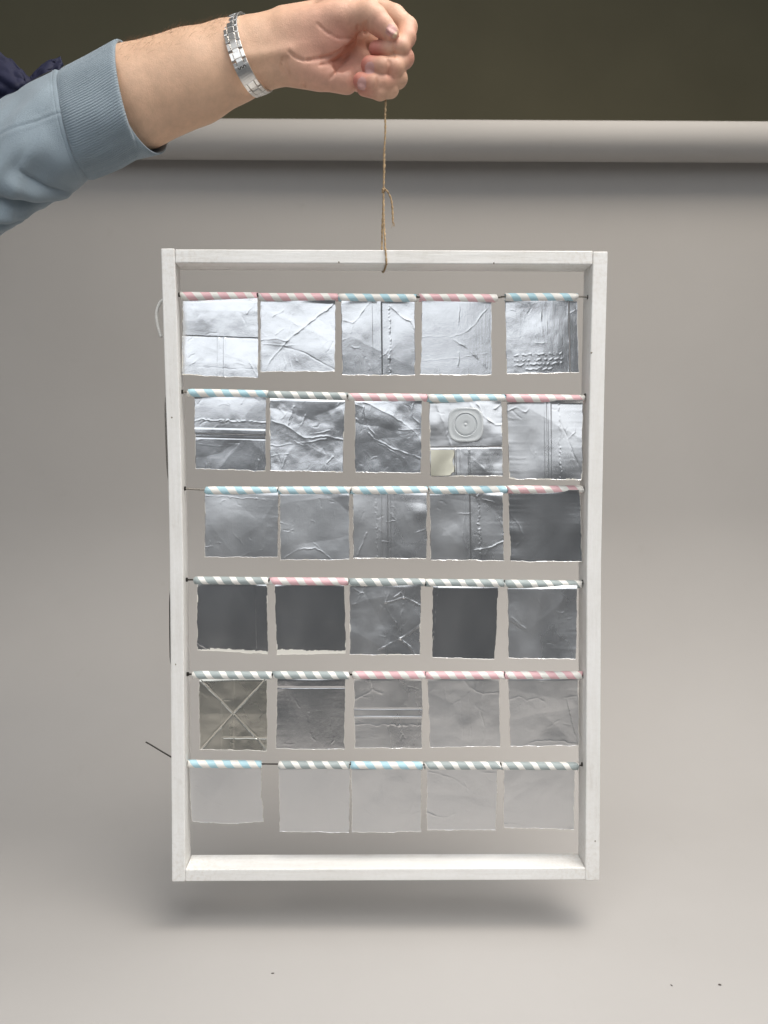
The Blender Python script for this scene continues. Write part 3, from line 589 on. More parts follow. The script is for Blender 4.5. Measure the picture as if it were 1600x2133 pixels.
for i in range(nf):
    for j in range(nf):
        u_, v_ = i/(nf-1), j/(nf-1)
        px = 897.5+u_*(47+2*math.sin(v_*9)) - 0*v_; py = 937+v_*(54 if u_ < .9 else 50) - 4*(u_**6)*v_
        V.append(P(px, py, tileY(px, py)-0.0012-0.0003*math.sin(u_*4+v_*3)-0.0006*u_*v_) - root.location)
fl = mesh_obj('flap', V, grid_faces(nf, nf), M['foil_y'], root); fl['label'] = 'yellowed folded foil flap'
fl.data.flip_normals(); md = fl.modifiers.new('t', 'SOLIDIFY'); md.thickness = 0.00035; md.offset = -1; fl.modifiers.new('es', 'EDGE_SPLIT')

# wires through the straws, laced round the outside of one stile
HR = 0.00075
def row_path(r, rev=False):
    l, rr_ = ROWS[r]['l'], ROWS[r]['r']; pts = [P(l[0]-6, l[1], YS), P(l[0], l[1]+.3, YS)]
    for (x0, y0, x1, y1, _) in ST[r]:
        pts += [P(x0+4, y0-1.5, YS), P(x1-4, y1-1.5, YS)]
    pts += [P(rr_[0], rr_[1], YS), P(rr_[0]+7, rr_[1], YS)]
    disc_hole(P(l[0]+1.2, l[1], YS), 1); disc_hole(P(rr_[0]-1.2, rr_[1], YS), -1)
    return pts
def wire(name, pts, label, mat, rad=HR):
    V, fc = tube_verts(catmull(pts, 3), rad, 8)
    return tag(mesh_obj(name, V, fc, mat, None, origin=pts[0]), label, 'wire', 'wires carrying the straws')
YO = D + 0.0128
w1 = wire('lacing_wire', row_path(0), 'thin grey wire carrying the uppermost row of straws', M['wire'])
pr = row_path(1)[::-1]; p3 = row_path(2)
wire('lacing_wire', pr + [P(352, 818, YO), P(345.6, 836, YO), P(345.6, 880, YO), P(347.4, 940, YO), P(350, 985, YO), P(354, 1003, YO), P(360, 1014, YO)] + p3,
     'grey braided wire threading the second and third rows, looped outside the stile', M['wire'], 0.0009)
pr = row_path(3)[::-1]; p5 = row_path(4)
wire('lacing_wire', pr + [P(362, 1212, YO), P(355.0, 1240, YO), P(354.4, 1290, YO), P(354.8, 1340, YO), P(356.2, 1378, YO), P(364, 1398, YO)] + p5,
     'dark wire threading the fourth and fifth rows, running outside the stile', M['wire_dark'], 0.0008)
p6 = row_path(5)
wire('lacing_wire', [P(303.5, 1545.5, YO), P(312, 1550, YO), P(330, 1561, YO), P(345, 1570, YO), P(358, 1577.5, YO), P(372, 1584, YO)] + p6,
     'dark wire of the bottom row with its cut end sticking out', M['wire_dark'], 0.0007)
pts = catmull([P(352, 625, YO), P(340, 625, YO), P(332, 633, YO), P(326.2, 652, YO), P(328.5, 676, YO), P(336, 702.5, YO)], 8)
V, fc = tube_verts(pts, 0.0014, 10)
tag(mesh_obj('cord', V, fc, M['white_cord'], None, origin=pts[0]), 'short white cord loop curling out of the stile', 'cord')

# ------------------------------------------------------------------ twine
def twine_geo(path, ply=0.00055, off=0.00052, turns_per_m=210, ph0=0.0, nseg=7, step=0.0007):
    pth = catmull(path, 12)
    # resample
    L = [0.0]
    for a, b2 in zip(pth[:-1], pth[1:]): L.append(L[-1]+(b2-a).length)
    n = max(8, int(L[-1]/step)); S_ = np.linspace(0, L[-1], n)
    arr = np.array([tuple(p) for p in pth]); res = np.stack([np.interp(S_, L, arr[:, k]) for k in range(3)], -1)
    rs = np.random.RandomState(int(ph0*100)+3); thick = 1+0.22*np.interp(S_, np.linspace(0, L[-1], max(4, n//9)), rs.randn(max(4, n//9)))
    parts = []; prev = None; frames = []
    for i in range(n):
        t = Vector(res[min(i+1, n-1)]-res[max(i-1, 0)]).normalized()
        if prev is None: prev = t.orthogonal().normalized()
        prev = (prev-t*prev.dot(t)).normalized(); frames.append((prev.copy(), t.cross(prev)))
    for k in range(2):
        pp = []
        for i in range(n):
            a = 2*math.pi*turns_per_m*S_[i]*0.5 + math.pi*k + ph0
            pp.append(Vector(res[i]) + (frames[i][0]*math.cos(a)+frames[i][1]*math.sin(a))*off)
        parts.append(tube_verts(pp, list(ply*np.clip(thick, .6, 1.5)), nseg))
    return join_lists(parts), res
YT = D + 0.0135
tw = empty('twine', P(799, 395, YT), 'thin jute twine tied round the top rail and held in the fist', 'twine')
knot = P(799.3, 397, YT)
segs = {
 'strand_upper': [P(803, 128, YT-0.004), P(804, 172, YT), P(804, 205, YT), P(802.5, 240, YT), P(802.8, 275, YT), P(800.5, 320, YT), P(800.3, 355, YT), knot],
 'strand_front': [knot, P(799.5, 440, YT-0.004), P(801.5, 490, YT-0.011), P(802.8, 517, D-0.0006), P(803.5, 524, D-0.0016), P(805, 547, D-0.0016), P(804.5, 551.5, D+0.0008), P(799.5, 565.5, D+DB-0.001), P(797, 566, D+DB+0.001), P(796.5, 562, D+DB+0.0016), P(796, 528, D+DB+0.0016)],
 'strand_back': [P(796, 528, D+DB+0.0016), P(795.5, 515, D+DB+0.0005), P(796, 490, YT+0.011), P(798, 440, YT+0.004), knot],
 'loose_tail': [knot, P(803, 394, YT-0.0015), P(809, 402, YT-0.001), P(814.5, 414, YT), P(817.3, 432, YT), P(818.2, 450, YT), P(818.5, 464, YT)]}
fib = []; rnd = random.Random(5)
for i, (nm, pth) in enumerate(segs.items()):
    (V, fc), res = twine_geo(pth, ph0=i*1.3, ply=0.00058 if i == 0 else 0.0005, off=0.00045 if i == 0 else 0.00042)
    mesh_obj(nm, [Vector(v)-tw.location for v in V], fc, M['twine'], tw)
    for k in range(int(len(res)/7)):
        p = Vector(res[rnd.randrange(len(res))]); d = Vector((rnd.gauss(0, 1), rnd.gauss(0, 1), rnd.gauss(0, .8))).normalized()
        l = rnd.uniform(.001, .0042); e = Vector((rnd.gauss(0, 1), rnd.gauss(0, 1), rnd.gauss(0, 1)))*l*.35
        fib.append(tube_verts([p, p+d*l*.5+e*.3, p+d*l+e], [0.00008, 0.00007, 0.00003], 3))
for k in range(9):        # frayed tail end
    p = P(818.5, 462, YT); e = P(818+rnd.uniform(-4, 6), 470+rnd.uniform(-4, 6), YT+rnd.uniform(-.002, .002))
    fib.append(tube_verts([p, (p+e)/2+Vector((rnd.gauss(0, .0004), 0, 0)), e], [0.0003, 0.00022, 0.00008], 5))
V, fc = join_lists(fib); o = mesh_obj('loose_fibre', [Vector(v)-tw.location for v in V], fc, M['twine'], tw); o['kind'] = 'stuff'
kp = [knot + Vector((0.0012*math.cos(a), 0.0012*math.sin(a), 0.0016-0.0032*a/11+0.0006*math.sin(2*a))) for a in np.linspace(0, 11, 26)]
V, fc = tube_verts(kp, 0.00062, 7); mesh_obj('knot', [Vector(v)-tw.location for v in V], fc, M['twine'], tw)

#<<P
# ------------------------------------------------------------------ person: forearm and fist (one continuous surface), sleeve, navy garment
DH = D + 0.024
def HP(px, py, d):            # photo pixel + depth in pixels toward the camera
    return np.array(tuple(P(px, py, DH - d*S)))
def Z(zx, zy, d):             # enlarged-photo coordinates of the hand
    return HP(560+zx/4.706, zy/4.706, d)
def smin(a, b, k):
    h = np.clip(0.5+0.5*(b-a)/k, 0, 1); return b*(1-h)+a*h - k*h*(1-h)
def smax(a, b, k): return -smin(-a, -b, k)
class Field:
    def __init__(s, lo, hi, h):
        s.lo = np.array(lo, float); s.h = h; s.n = np.ceil((np.array(hi)-s.lo)/h).astype(int)+1
        s.F = np.full(s.n, 0.03, np.float32)
        s.ax = [s.lo[i]+np.arange(s.n[i])*h for i in range(3)]
    def sub(s, lo, hi):
        i0 = np.clip(np.floor((lo-s.lo)/s.h).astype(int), 0, s.n-1); i1 = np.clip(np.ceil((hi-s.lo)/s.h).astype(int)+1, 1, s.n)
        sl = tuple(slice(a, b) for a, b in zip(i0, i1))
        return sl, np.meshgrid(*[s.ax[k][sl[k]] for k in range(3)], indexing='ij', sparse=True)
    def cone(s, a, b, ra, rb, k, sy=1.0, neg=False):
        mg = 0.016; r = max(ra, rb)
        lo = np.minimum(a, b)-r-mg; hi = np.maximum(a, b)+r+mg
        sl, (X, Y, Zz) = s.sub(lo, hi)
        if any(q.stop <= q.start for q in sl): return
        ba = b-a; 
        x = X-a[0]; y = (Y-a[1])/sy; z = Zz-a[2]; bx, by, bz = ba[0], ba[1]/sy, ba[2]
        t = np.clip((x*bx+y*by+z*bz)/(bx*bx+by*by+bz*bz+1e-12), 0, 1)
        d = np.sqrt((x-t*bx)**2+(y-t*by)**2+(z-t*bz)**2) - (ra+(rb-ra)*t)
        s.F[sl] = smax(s.F[sl], -d, k) if neg else smin(s.F[sl], d, k)
    def ell(s, c, ax, R, k, neg=False):
        """ellipsoid: centre, semi axes, 3x3 rotation rows = axis directions"""
        ax = np.array(ax); m_ = ax.max()+0.014
        sl, (X, Y, Zz) = s.sub(c-m_, c+m_)
        x, y, z = X-c[0], Y-c[1], Zz-c[2]
        q = [(R[i][0]*x+R[i][1]*y+R[i][2]*z) for i in range(3)]
        k0 = np.sqrt(sum((q[i]/ax[i])**2 for i in range(3))); k1 = np.sqrt(sum((q[i]/ax[i]**2)**2 for i in range(3)))
        d = k0*(k0-1)/np.maximum(k1, 1e-9)
        s.F[sl] = smax(s.F[sl], -d, k) if neg else smin(s.F[sl], d, k)
def surface_nets(F, lo, h):
    nx_, ny_, nz_ = F.shape; ins = F < 0
    c = [F[i:nx_-1+i, j:ny_-1+j, k:nz_-1+k] for i in (0, 1) for j in (0, 1) for k in (0, 1)]
    cnt = sum((q < 0).astype(np.int8) for q in c); act = (cnt > 0) & (cnt < 8)
    idx = -np.ones(act.shape, np.int64); A = np.argwhere(act); idx[act] = np.arange(len(A))
    cv = np.stack([q[act] for q in c], -1).astype(np.float64)
    off = np.array([(i, j, k) for i in (0, 1) for j in (0, 1) for k in (0, 1)], float)
    acc = np.zeros((len(A), 3)); n = np.zeros(len(A))
    for a in range(8):
        for b in range(a+1, 8):
            if np.abs(off[a]-off[b]).sum() != 1: continue
            fa, fb = cv[:, a], cv[:, b]; m_ = (fa < 0) != (fb < 0); t = np.where(m_, fa/np.where(fa-fb == 0, 1, fa-fb), 0)
            acc += np.where(m_[:, None], off[a]+(off[b]-off[a])*t[:, None], 0); n += m_
    V = np.array(lo) + (A + acc/n[:, None])*h
    faces = []
    for axis in range(3):
        o1, o2 = [q for q in range(3) if q != axis]
        sl0 = [slice(None)]*3; sl1 = [slice(None)]*3; sl0[axis] = slice(0, -1); sl1[axis] = slice(1, None)
        ch = ins[tuple(sl0)] != ins[tuple(sl1)]; E = np.argwhere(ch)
        E = E[(E[:, o1] > 0) & (E[:, o2] > 0) & (E[:, o1] < act.shape[o1]) & (E[:, o2] < act.shape[o2])]
        s0 = ins[E[:, 0], E[:, 1], E[:, 2]]
        def cell(d1, d2):
            q = E.copy(); q[:, o1] -= d1; q[:, o2] -= d2; return idx[q[:, 0], q[:, 1], q[:, 2]]
        q = np.stack([cell(0, 0), cell(1, 0), cell(1, 1), cell(0, 1)], -1)
        flip = s0 if axis != 1 else ~s0
        q = np.where(flip[:, None], q[:, ::-1], q); faces.append(q[(q >= 0).all(1)])
    return V, np.concatenate(faces)[:, ::-1]
R_ = lambda px: px*S
a0 = HP(40, 400, -60); b0 = HP(905, -70, 95)
lo = np.array([HP(70, 0, 0)[0], DH-0.045, HP(0, 350, 0)[2]]); hi = np.array([HP(900, 0, 0)[0], DH+0.055, HP(0, -75, 0)[2]])
fd = Field(lo, hi, 0.0009)
ZR = 1/4.706
# forearm to wrist
arm = [(80, 300, 0, 55, .86), (160, 256, 0, 72, .84), (225, 228, 0, 94, .74), (280, 204, 0, 104, .74), (400, 161, 0, 95, .72), (480, 129, 0, 83, .66), (530, 113, 0, 75, .63), (575, 102, 0, 73, .62), (620, 98, 0, 76, .60)]
for p, q in zip(arm[:-1], arm[1:]):
    fd.cone(HP(*p[:3]), HP(*q[:3]), R_(p[3]), R_(q[3]), 0.004, (p[4]+q[4])/2)
# palm slab: metacarpals, back of the hand
K = 0.006
for (x0, y0, d0, r0), (x1, y1, d1, r1) in [
    ((160, 230, -14, 33), (960, 60, -26, 27)), ((160, 340, -16, 36), (1010, 260, -34, 27)), ((170, 470, -16, 36), (1010, 430, -36, 27)),
    ((180, 590, -14, 33), (990, 610, -34, 25)), ((190, 640, -12, 28), (930, 770, -28, 24))]:
    fd.cone(Z(x0, y0, d0), Z(x1, y1, d1), R_(r0), R_(r1), K)
# heel of the hand on the little finger side, thenar ball
I3 = np.eye(3)
def rot2(deg):
    a = math.radians(deg); return np.array([[math.cos(a), 0, -math.sin(a)], [0, 1, 0], [math.sin(a), 0, math.cos(a)]])
fd.cone(Z(290, 690, -2), Z(760, 800, -4), R_(30), R_(25), 0.006)
fd.cone(Z(250, 640, 0), Z(480, 720, 0), R_(32), R_(30), 0.006)
fd.ell(Z(500, 400, 14), [R_(80), R_(33), R_(40)], rot2(-4), 0.005)
fd.cone(Z(200, 330, 4), Z(680, 215, 22), R_(44), R_(37), 0.006)
# thumb
fd.cone(Z(640, 200, 22), Z(985, 150, 44), R_(33), R_(25.5), 0.005)
fd.cone(Z(985, 150, 44), Z(1050, 190, 50), R_(26), R_(25), 0.004)
fd.cone(Z(1045, 195, 50), Z(1185, 318, 55), R_(24.5), R_(18), 0.003)
# web between thumb and index
fd.cone(Z(620, 90, 0), Z(980, 90, -6), R_(30), R_(24), 0.006)
# palm hollow and creases
fd.cone(Z(985, 385, 16), Z(700, 640, 16), R_(23), R_(15), 0.003, neg=True)
for pts, r, d in [([(360, 594), (480, 575), (640, 530), (780, 440), (850, 390)], 2.4, 0), ([(480, 235), (560, 310), (690, 375), (820, 370)], 0.4, 0), ([(500, 640), (640, 600), (760, 520)], 1.5, 0), ([(600, 770), (700, 660), (780, 560)], 1.6, 0), ([(190, 500), (260, 560), (340, 592)], 1.5, 0), ([(930, 230), (925, 270), (940, 320)], 1.6, 0), ([(870, 250), (880, 290)], 1.1, 0), ([(150, 560), (125, 640), (150, 730)], 1.5, 0), ([(185, 560), (165, 640), (200, 740)], 1.1, 0), ([(340, 820), (345, 850)], 2, 0)]:
    CREASES = globals().setdefault('CREASES', []); CREASES.append((pts, r))
def carve(pts, r):
    # follow the surface: for each point march from the camera side until the field turns negative
    out = []
    for x, y in pts:
        for d in np.arange(110, -60, -1.0):
            p = Z(x, y, d); i = np.round((p-fd.lo)/fd.h).astype(int)
            if (i < 0).any() or (i >= fd.n).any(): continue
            if fd.F[tuple(i)] < 0: out.append(p); break
    for a, b in zip(out[:-1], out[1:]):
        if np.linalg.norm(a-b) < 0.02: fd.cone(a, b, R_(r*.6), R_(r*.6), 0.0022, neg=True)
def refine(pts, n=4):
    q = catmull([(x, y, 0) for x, y in pts], n); return [(v.x, v.y) for v in q]
# shallow wrist tendon and hollows
fd.cone(HP(500, 124, 41), HP(604, 106, 37), R_(5), R_(4), 0.009)
for pts, r in CREASES: carve(refine(pts), r)
# fingers, each chain with its own smooth joints, then laid against the others with a sharp valley
def finger(ch, k_in=0.0022, k_out=0.0009):
    g = Field(np.maximum(fd.lo, np.min([c_[0] for c_ in ch], 0)-0.03), np.minimum(fd.lo+(fd.n-1)*fd.h, np.max([c_[0] for c_ in ch], 0)+0.03), fd.h)
    i0 = np.round((g.lo-fd.lo)/fd.h).astype(int); g.lo = fd.lo+i0*fd.h; g.ax = [g.lo[i]+np.arange(g.n[i])*g.h for i in range(3)]
    for (p, r), (q, r2) in zip(ch[:-1], ch[1:]): g.cone(p, q, r, r2, k_in)
    i1 = np.minimum(i0+g.n, fd.n); sl = tuple(slice(a, b) for a, b in zip(i0, i1)); sg = tuple(slice(0, b-a) for a, b in zip(i0, i1))
    fd.F[sl] = smin(fd.F[sl], g.F[sg], k_out)
def ch(*pts): return [(Z(x, y, d), R_(r)) for x, y, d, r in pts]
finger(ch((880, 790, -26, 22), (1130, 850, 4, 19), (1190, 872, 22, 17.5), (1090, 905, 34, 15.5), (930, 872, 28, 14)))            # little
finger(ch((960, 610, -32, 24), (1190, 730, 0, 21), (1262, 768, 20, 20), (1130, 815, 38, 18), (1030, 815, 43, 17.5), (905, 796, 36, 17)))   # ring
finger(ch((980, 430, -34, 25), (1240, 530, 0, 22), (1325, 570, 20, 20.5), (1230, 665, 42, 19), (1110, 655, 48, 18.5), (988, 640, 42, 18)))  # middle
finger(ch((960, 60, -26, 27), (1230, 170, 0, 23.5), (1358, 270, 12, 20.5), (1352, 370, 30, 18.5), (1290, 470, 42, 18), (1180, 485, 44, 16.5), (1052, 480, 36, 15.5)))  # index
# thumb pad again over the index, then nails
finger(ch((1045, 195, 50), (1120, 262, 55, ), ) if False else [(Z(1045, 195, 50), R_(24.3)), (Z(1120, 262, 54), R_(21.5)), (Z(1196, 330, 58), R_(17))], k_out=0.0010)
for pts_, r_c in (([(1178, 592), (1184, 660), (1172, 730)], .9), ([(1065, 762), (1058, 850)], .8), ([(1240, 415), (1225, 480), (1232, 560)], .8), ([(958, 215), (948, 260), (956, 318)], 1.5)): carve(refine(pts_), r_c)
NAILS = [((1212, 298, 73), 38, (120, 92), (0.42, 0.50, 0.75)), ((985, 662, 60), 6, (100, 108), (-.15, .0, 1)), ((910, 812, 53), 6, (96, 104), (-.15, .0, 1))]
nail_data = []
for (x, y, d), ang, (w_, h_), nrm in NAILS:
    c0 = Z(x, y, d); a = math.radians(ang)
    e1 = np.array([math.cos(a), 0, -math.sin(a)]); nn = np.array([nrm[0], -nrm[2], -nrm[1]*-1]); nn = nn/np.linalg.norm(nn)
    e1 = e1-nn*e1.dot(nn); e1 /= np.linalg.norm(e1); e2 = np.cross(nn, e1)
    # drop the nail to the surface along -nn
    p = c0+nn*0.012
    for _ in range(60):
        i = np.round((p-fd.lo)/fd.h).astype(int)
        if (i < fd.n).all() and fd.F[tuple(i)] < 0: break
        p = p-nn*0.0004
    ax = [R_(w_*.5*ZR), R_(h_*.5*ZR), 0.0019]
    Rm = np.array([e1, e2, nn])
    cpt = p-nn*0.0010
    # groove round the nail, then the plate
    fd.ell(p-nn*0.0016, [ax[0], ax[1], 0.0019], Rm, 0.0002)
    nail_data.append((p, Rm, ax))
V, fc = surface_nets(fd.F, fd.lo, fd.h)
# skin colour per vertex
base = np.array([0.70, 0.455, 0.31]); pink = np.array([0.68, 0.33, 0.26]); red = np.array([0.58, 0.19, 0.155]); nailc = np.array([0.60, 0.33, 0.30])
col = np.tile(base, (len(V), 1))
def blend(colr, c0, r, amt):
    global col
    wgt = amt*np.exp(-(((V-c0)**2).sum(1))/(r*r)); col = col*(1-wgt[:, None])+colr*wgt[:, None]
blend(pink, Z(750, 420, 20), 0.055, .40); blend(pink, Z(520, 420, 30), 0.030, .35); blend(pink, Z(500, 700, 10), 0.025, .35); blend(pink, Z(850, 700, 0), 0.025, .5)
for (x, y, d, r, am) in [(1040, 470, 45, .0095, .95), (950, 620, 50, .009, .9), (860, 790, 45, .009, .9), (1090, 220, 75, .009, .35), (1240, 370, 70, .006, .7), (1200, 720, 60, .011, .45), (950, 900, 40, .012, .45), (1380, 560, 30, .011, .5), (700, 360, 45, .012, .3), (1400, 320, 30, .011, .4)]:
    blend(red, Z(x, y, d), r, am)
for p, Rm, ax in nail_data:
    q = (V-p)@Rm.T; inside = (np.sqrt((q[:, 0]/ax[0])**2+(q[:, 1]/ax[1])**2) < 1.0) & (np.abs(q[:, 2]) < 0.0045)
    col[inside] = nailc
    if p is nail_data[0][0]:
        tipm = inside & (q[:, 0] > ax[0]*0.55); col[tipm] = np.array([0.66, 0.50, 0.36])
person = empty('person', HP(90, 280, 0), 'person in a light blue sweatshirt reaching in, fist closed on twine', 'person')
m, nt, b = newmat('skin')
at = nt.nodes.new('ShaderNodeAttribute'); at.attribute_name = 'skin_colour'
hs = nt.nodes.new('ShaderNodeHueSaturation'); nt.links.new(at.outputs['Color'], hs.inputs['Color'])
vr = nt.nodes.new('ShaderNodeMapRange'); vr.inputs[1].default_value = .3; vr.inputs[2].default_value = .7; vr.inputs[3].default_value = .88; vr.inputs[4].default_value = 1.08
nt.links.new(noise(nt, 95, 8, 0.68), vr.inputs[0]); nt.links.new(vr.outputs[0], hs.inputs['Value']); nt.links.new(hs.outputs[0], b.inputs['Base Color'])
b.inputs['Roughness'].default_value = 0.48; b.inputs['Specular IOR Level'].default_value = 0.4
b.inputs['Subsurface Weight'].default_value = 0.03; b.inputs['Subsurface Radius'].default_value = (1.0, 0.4, 0.2); b.inputs['Subsurface Scale'].default_value = 0.003
sb1 = bump(nt, b, noise(nt, 520, 6, 0.7), 0.45, 0.0006)
vo = nt.nodes.new('ShaderNodeTexVoronoi'); vo.feature = 'DISTANCE_TO_EDGE'; vo.inputs['Scale'].default_value = 620; tcv = nt.nodes.new('ShaderNodeTexCoord'); nt.links.new(tcv.outputs['Object'], vo.inputs['Vector'])
sb2 = nt.nodes.new('ShaderNodeBump'); sb2.inputs['Strength'].default_value = 0.3; sb2.inputs['Distance'].default_value = 0.0005; nt.links.new(vo.outputs['Distance'], sb2.inputs['Height']); nt.links.new(sb2.outputs[0], sb1.inputs['Normal']); M['skin'] = m
body = mesh_obj('arm_and_hand', V-np.array(person.location), fc, M['skin'], person)
ca = body.data.attributes.new('skin_colour', 'FLOAT_COLOR', 'POINT')
ca.data.foreach_set('color', np.concatenate([col, np.ones((len(V), 1))], 1).astype(np.float32).ravel())
md = body.modifiers.new('s', 'SMOOTH'); md.factor = 0.5; md.iterations = 1
# fine arm hair along the forearm
hv = []; rh = np.random.RandomState(4); hr = random.Random(8)
gF = np.gradient(fd.F, fd.h)
xlo, xhi = HP(262, 0, 0)[0], HP(478, 0, 0)[0]
cand = np.where((V[:, 0] > xlo) & (V[:, 0] < xhi))[0]
for k in rh.choice(cand, 5200, replace=False):
    ii = tuple(np.clip(np.round((V[k]-fd.lo)/fd.h).astype(int), 0, fd.n-1)); nrm_ = Vector([float(g_[ii]) for g_ in gF]).normalized()
    if nrm_.z < 0.25 or hr.random() > (nrm_.z-.1)*0.75 or nrm_.y > .75: continue
    p0 = Vector(V[k]) - nrm_*0.0002
    dr = (Vector((1, 0, .33))*hr.uniform(.6, 1.1) + nrm_*hr.uniform(.15, .55) + Vector((0, hr.gauss(0, .25), hr.gauss(0, .25)))).normalized(); l = hr.uniform(.003, .008)
    hv.append(tube_verts([p0, p0+dr*l*.5+nrm_*.0004, p0+dr*l], [.00005, .00004, .00002], 3))
M['hair'] = simple('arm_hair', (0.24, 0.14, 0.08), 0.6)
hvV, hvF = join_lists(hv); o = mesh_obj('arm_hair', [Vector(v)-person.location for v in hvV], hvF, M['hair'], person); o['kind'] = 'stuff'

# --- sleeve
m, nt, b = newmat('blue_sweatshirt_cotton')
nt.links.new(ramp(nt, noise(nt, 24, 5), [(0.3, (0.235, 0.295, 0.345)), (0.7, (0.28, 0.345, 0.395))]), b.inputs['Base Color'])
b.inputs['Roughness'].default_value = 0.9; b.inputs['Sheen Weight'].default_value = 0.25
bump(nt, b, noise(nt, 900, 4, 0.7), 0.8, 0.0009); M['cotton'] = m
M['navy'] = simple('navy_satin', (0.006, 0.0075, 0.036), 0.75, 0, 0.25, 60, 0.2, 700)
def tube_param(stations, nt_, nth, disp):
    """stations: t, centre px, U vector px (image plane), depth semi axis, skew (px shift of the front)"""
    T = np.linspace(0, 1, nt_); TH = np.linspace(0, 2*math.pi, nth, endpoint=False); tt = [s_[0] for s_ in stations]
    ip = lambda k: np.interp(T, tt, [s_[k] for s_ in stations])
    def sm(a): 
        for _ in range(2): a = np.concatenate([a[:1], (a[:-2]+2*a[1:-1]+a[2:])/4, a[-1:]])
        return a
    cx_, cy_, ux, uy, dz, sk = [sm(ip(k)) for k in range(1, 7)]
    TT, AA = np.meshgrid(T, TH, indexing='ij'); dd = disp(TT, AA)
    f = 1+dd
    cosA, sinA = np.cos(AA), np.sin(AA)
    px = cx_[:, None]+(ux[:, None]*cosA)*f - sk[:, None]*sinA; py = cy_[:, None]+uy[:, None]*cosA*f
    Y = DH - dz[:, None]*sinA*f*S
    return Pn(px, py, Y), TT, AA
def shell(name, W_, mat, thick, parent, label=None):
    n0, n1 = W_.shape[:2]
    o = mesh_obj(name, W_.reshape(-1, 3)-np.array(parent.location), grid_faces(n0, n1, wrap_v=True), mat, parent)
    md = o.modifiers.new('t', 'SOLIDIFY'); md.thickness = thick; md.offset = 0
    if label: o['label'] = label
    return o
# ribbed cuff (folded back double), th=0 at the bottom, pi/2 toward the camera
st_c = [(0, 275, 200, 25, 115, 102, 24), (.06, 271, 202, 27, 118, 106, 24), (.5, 217, 232, 29, 117, 108, 18), (.92, 160, 258, 29, 114, 106, 16), (1, 150, 262, 28, 108, 99, 16)]
def d_cuff(T, A):
    rib = 0.011*np.cos(A*132)*np.clip(np.minimum(T, 1-T)*14, 0, 1)
    und = 0.012*np.sin(A*3+1.2+T*3)+0.010*np.sin(A*7-T*5) + 0.012*np.exp(-((T-.03)/.05)**2)
    return rib+und
Wc, _, _ = tube_param(st_c, 26, 900, d_cuff)
shell('ribbed_cuff', Wc, M['cotton'], 0.0022, person, 'rolled back ribbed cuff of pale blue cotton')
# inside fold of the cuff, behind the rim
st_i = [(0, 289, 203, 41, 116, 92, 46), (1, 215, 232, 28, 108, 92, 20)]
Wi, _, _ = tube_param(st_i, 8, 120, lambda T, A: 0.012*np.sin(A*3+1.2))
shell('cuff_lining', Wi, M['cotton'], 0.0015, person)
# sleeve body with bunched folds
st_s = [(0, 166, 254, 26, 104, 92, 16), (.10, 148, 263, 29, 113, 103, 18), (.3, 112, 283, 27, 119, 110, 20), (.5, 62, 310, 20, 122, 118, 22), (.7, 5, 342, 22, 128, 124, 20), (1, -130, 412, 45, 135, 130, 20)]
def d_sl(T, A):
    d = 0.024*np.sin(A*2+T*7+.5)+0.016*np.sin(A*5-T*15)+0.012*np.sin(A*9+T*22+2*np.sin(T*9))*np.clip(T*3-.3, 0, 1)
    def fold(t0, a0, t1, a1, w_, h_):
        tt = np.clip(((T-t0)*(t1-t0)+(A-a0)*.25*(a1-a0)*.25)/((t1-t0)**2+((a1-a0)*.25)**2), 0, 1)
        q = np.hypot(T-t0-tt*(t1-t0), (A-a0-tt*(a1-a0))*.25); return h_*np.exp(-(q/w_)**2)*(0.4+0.6*np.sin(np.pi*np.clip(tt*.9+.05, 0, 1)))
    d += fold(.30, .15, .62, 1.1, .045, .12)+fold(.48, .1, .80, .9, .05, .13)+fold(.62, .2, .95, 1.3, .05, .12)
    d -= fold(.38, .12, .70, 1.0, .018, .12)+fold(.55, .1, .86, .95, .018, .13)+fold(.27, .2, .52, 1.2, .014, .05)
    d += fold(.2, 2.4, .6, 1.9, .05, .05)+fold(.35, 1.6, .8, 1.5, .06, .05)-fold(.16, 2.2, .55, 1.3, .03, .03)
    d -= 0.022*np.exp(-((T-.05)/.018)**2)                       # seam under the cuff
    d -= 0.010*np.exp(-((T-.125)/.008)**2)                      # stitch line
    sd = np.abs(A-(1.78+0.25*T)); d -= 0.012*np.exp(-(sd/.018)**2)  # lengthwise seam
    d += 0.008*np.exp(-((sd-.06)/.03)**2)
    return d
Wv, _, _ = tube_param(st_s, 150, 260, d_sl)
shell('sleeve', Wv, M['cotton'], 0.002, person, 'bunched pale blue sweatshirt sleeve')
# navy garment glimpsed behind the sleeve: a creased fold of cloth
tx = [-110, -60, 0, 28, 48, 60, 72, 88, 106, 128]; tyy = [60, 88, 111, 127, 147, 166, 152, 137, 128, 122]
bx_ = [-110, -60, 0, 28, 48, 60, 74, 90, 106, 128]; by_ = [300, 285, 262, 250, 240, 232, 222, 212, 200, 185]
nu_, nv_ = 90, 40; uu_ = np.linspace(0, 1, nu_); vv_ = np.linspace(0, 1, nv_); UU, VV = np.meshgrid(uu_, vv_, indexing='ij'); kk_ = np.linspace(0, 1, len(tx))
px_ = np.interp(UU, kk_, tx)*(1-VV)+np.interp(UU, kk_, bx_)*VV; py_ = np.interp(UU, kk_, tyy)*(1-VV)+np.interp(UU, kk_, by_)*VV
px_ += 5*vnoise((UU, VV), 9, 5)*(1-VV); py_ += 4*vnoise((UU, VV), 14, 6)*(1-VV)
dp = -14+26*np.sin(np.pi*np.clip(VV*1.2, 0, 1)) + 5*np.sin(UU*17+VV*5+3*vnoise((UU, VV), 4, 7))*np.sin(np.pi*VV)**.5 + 5*vnoise((UU, VV), 12, 8) - 30*np.clip(VV-.55, 0, 1)*2
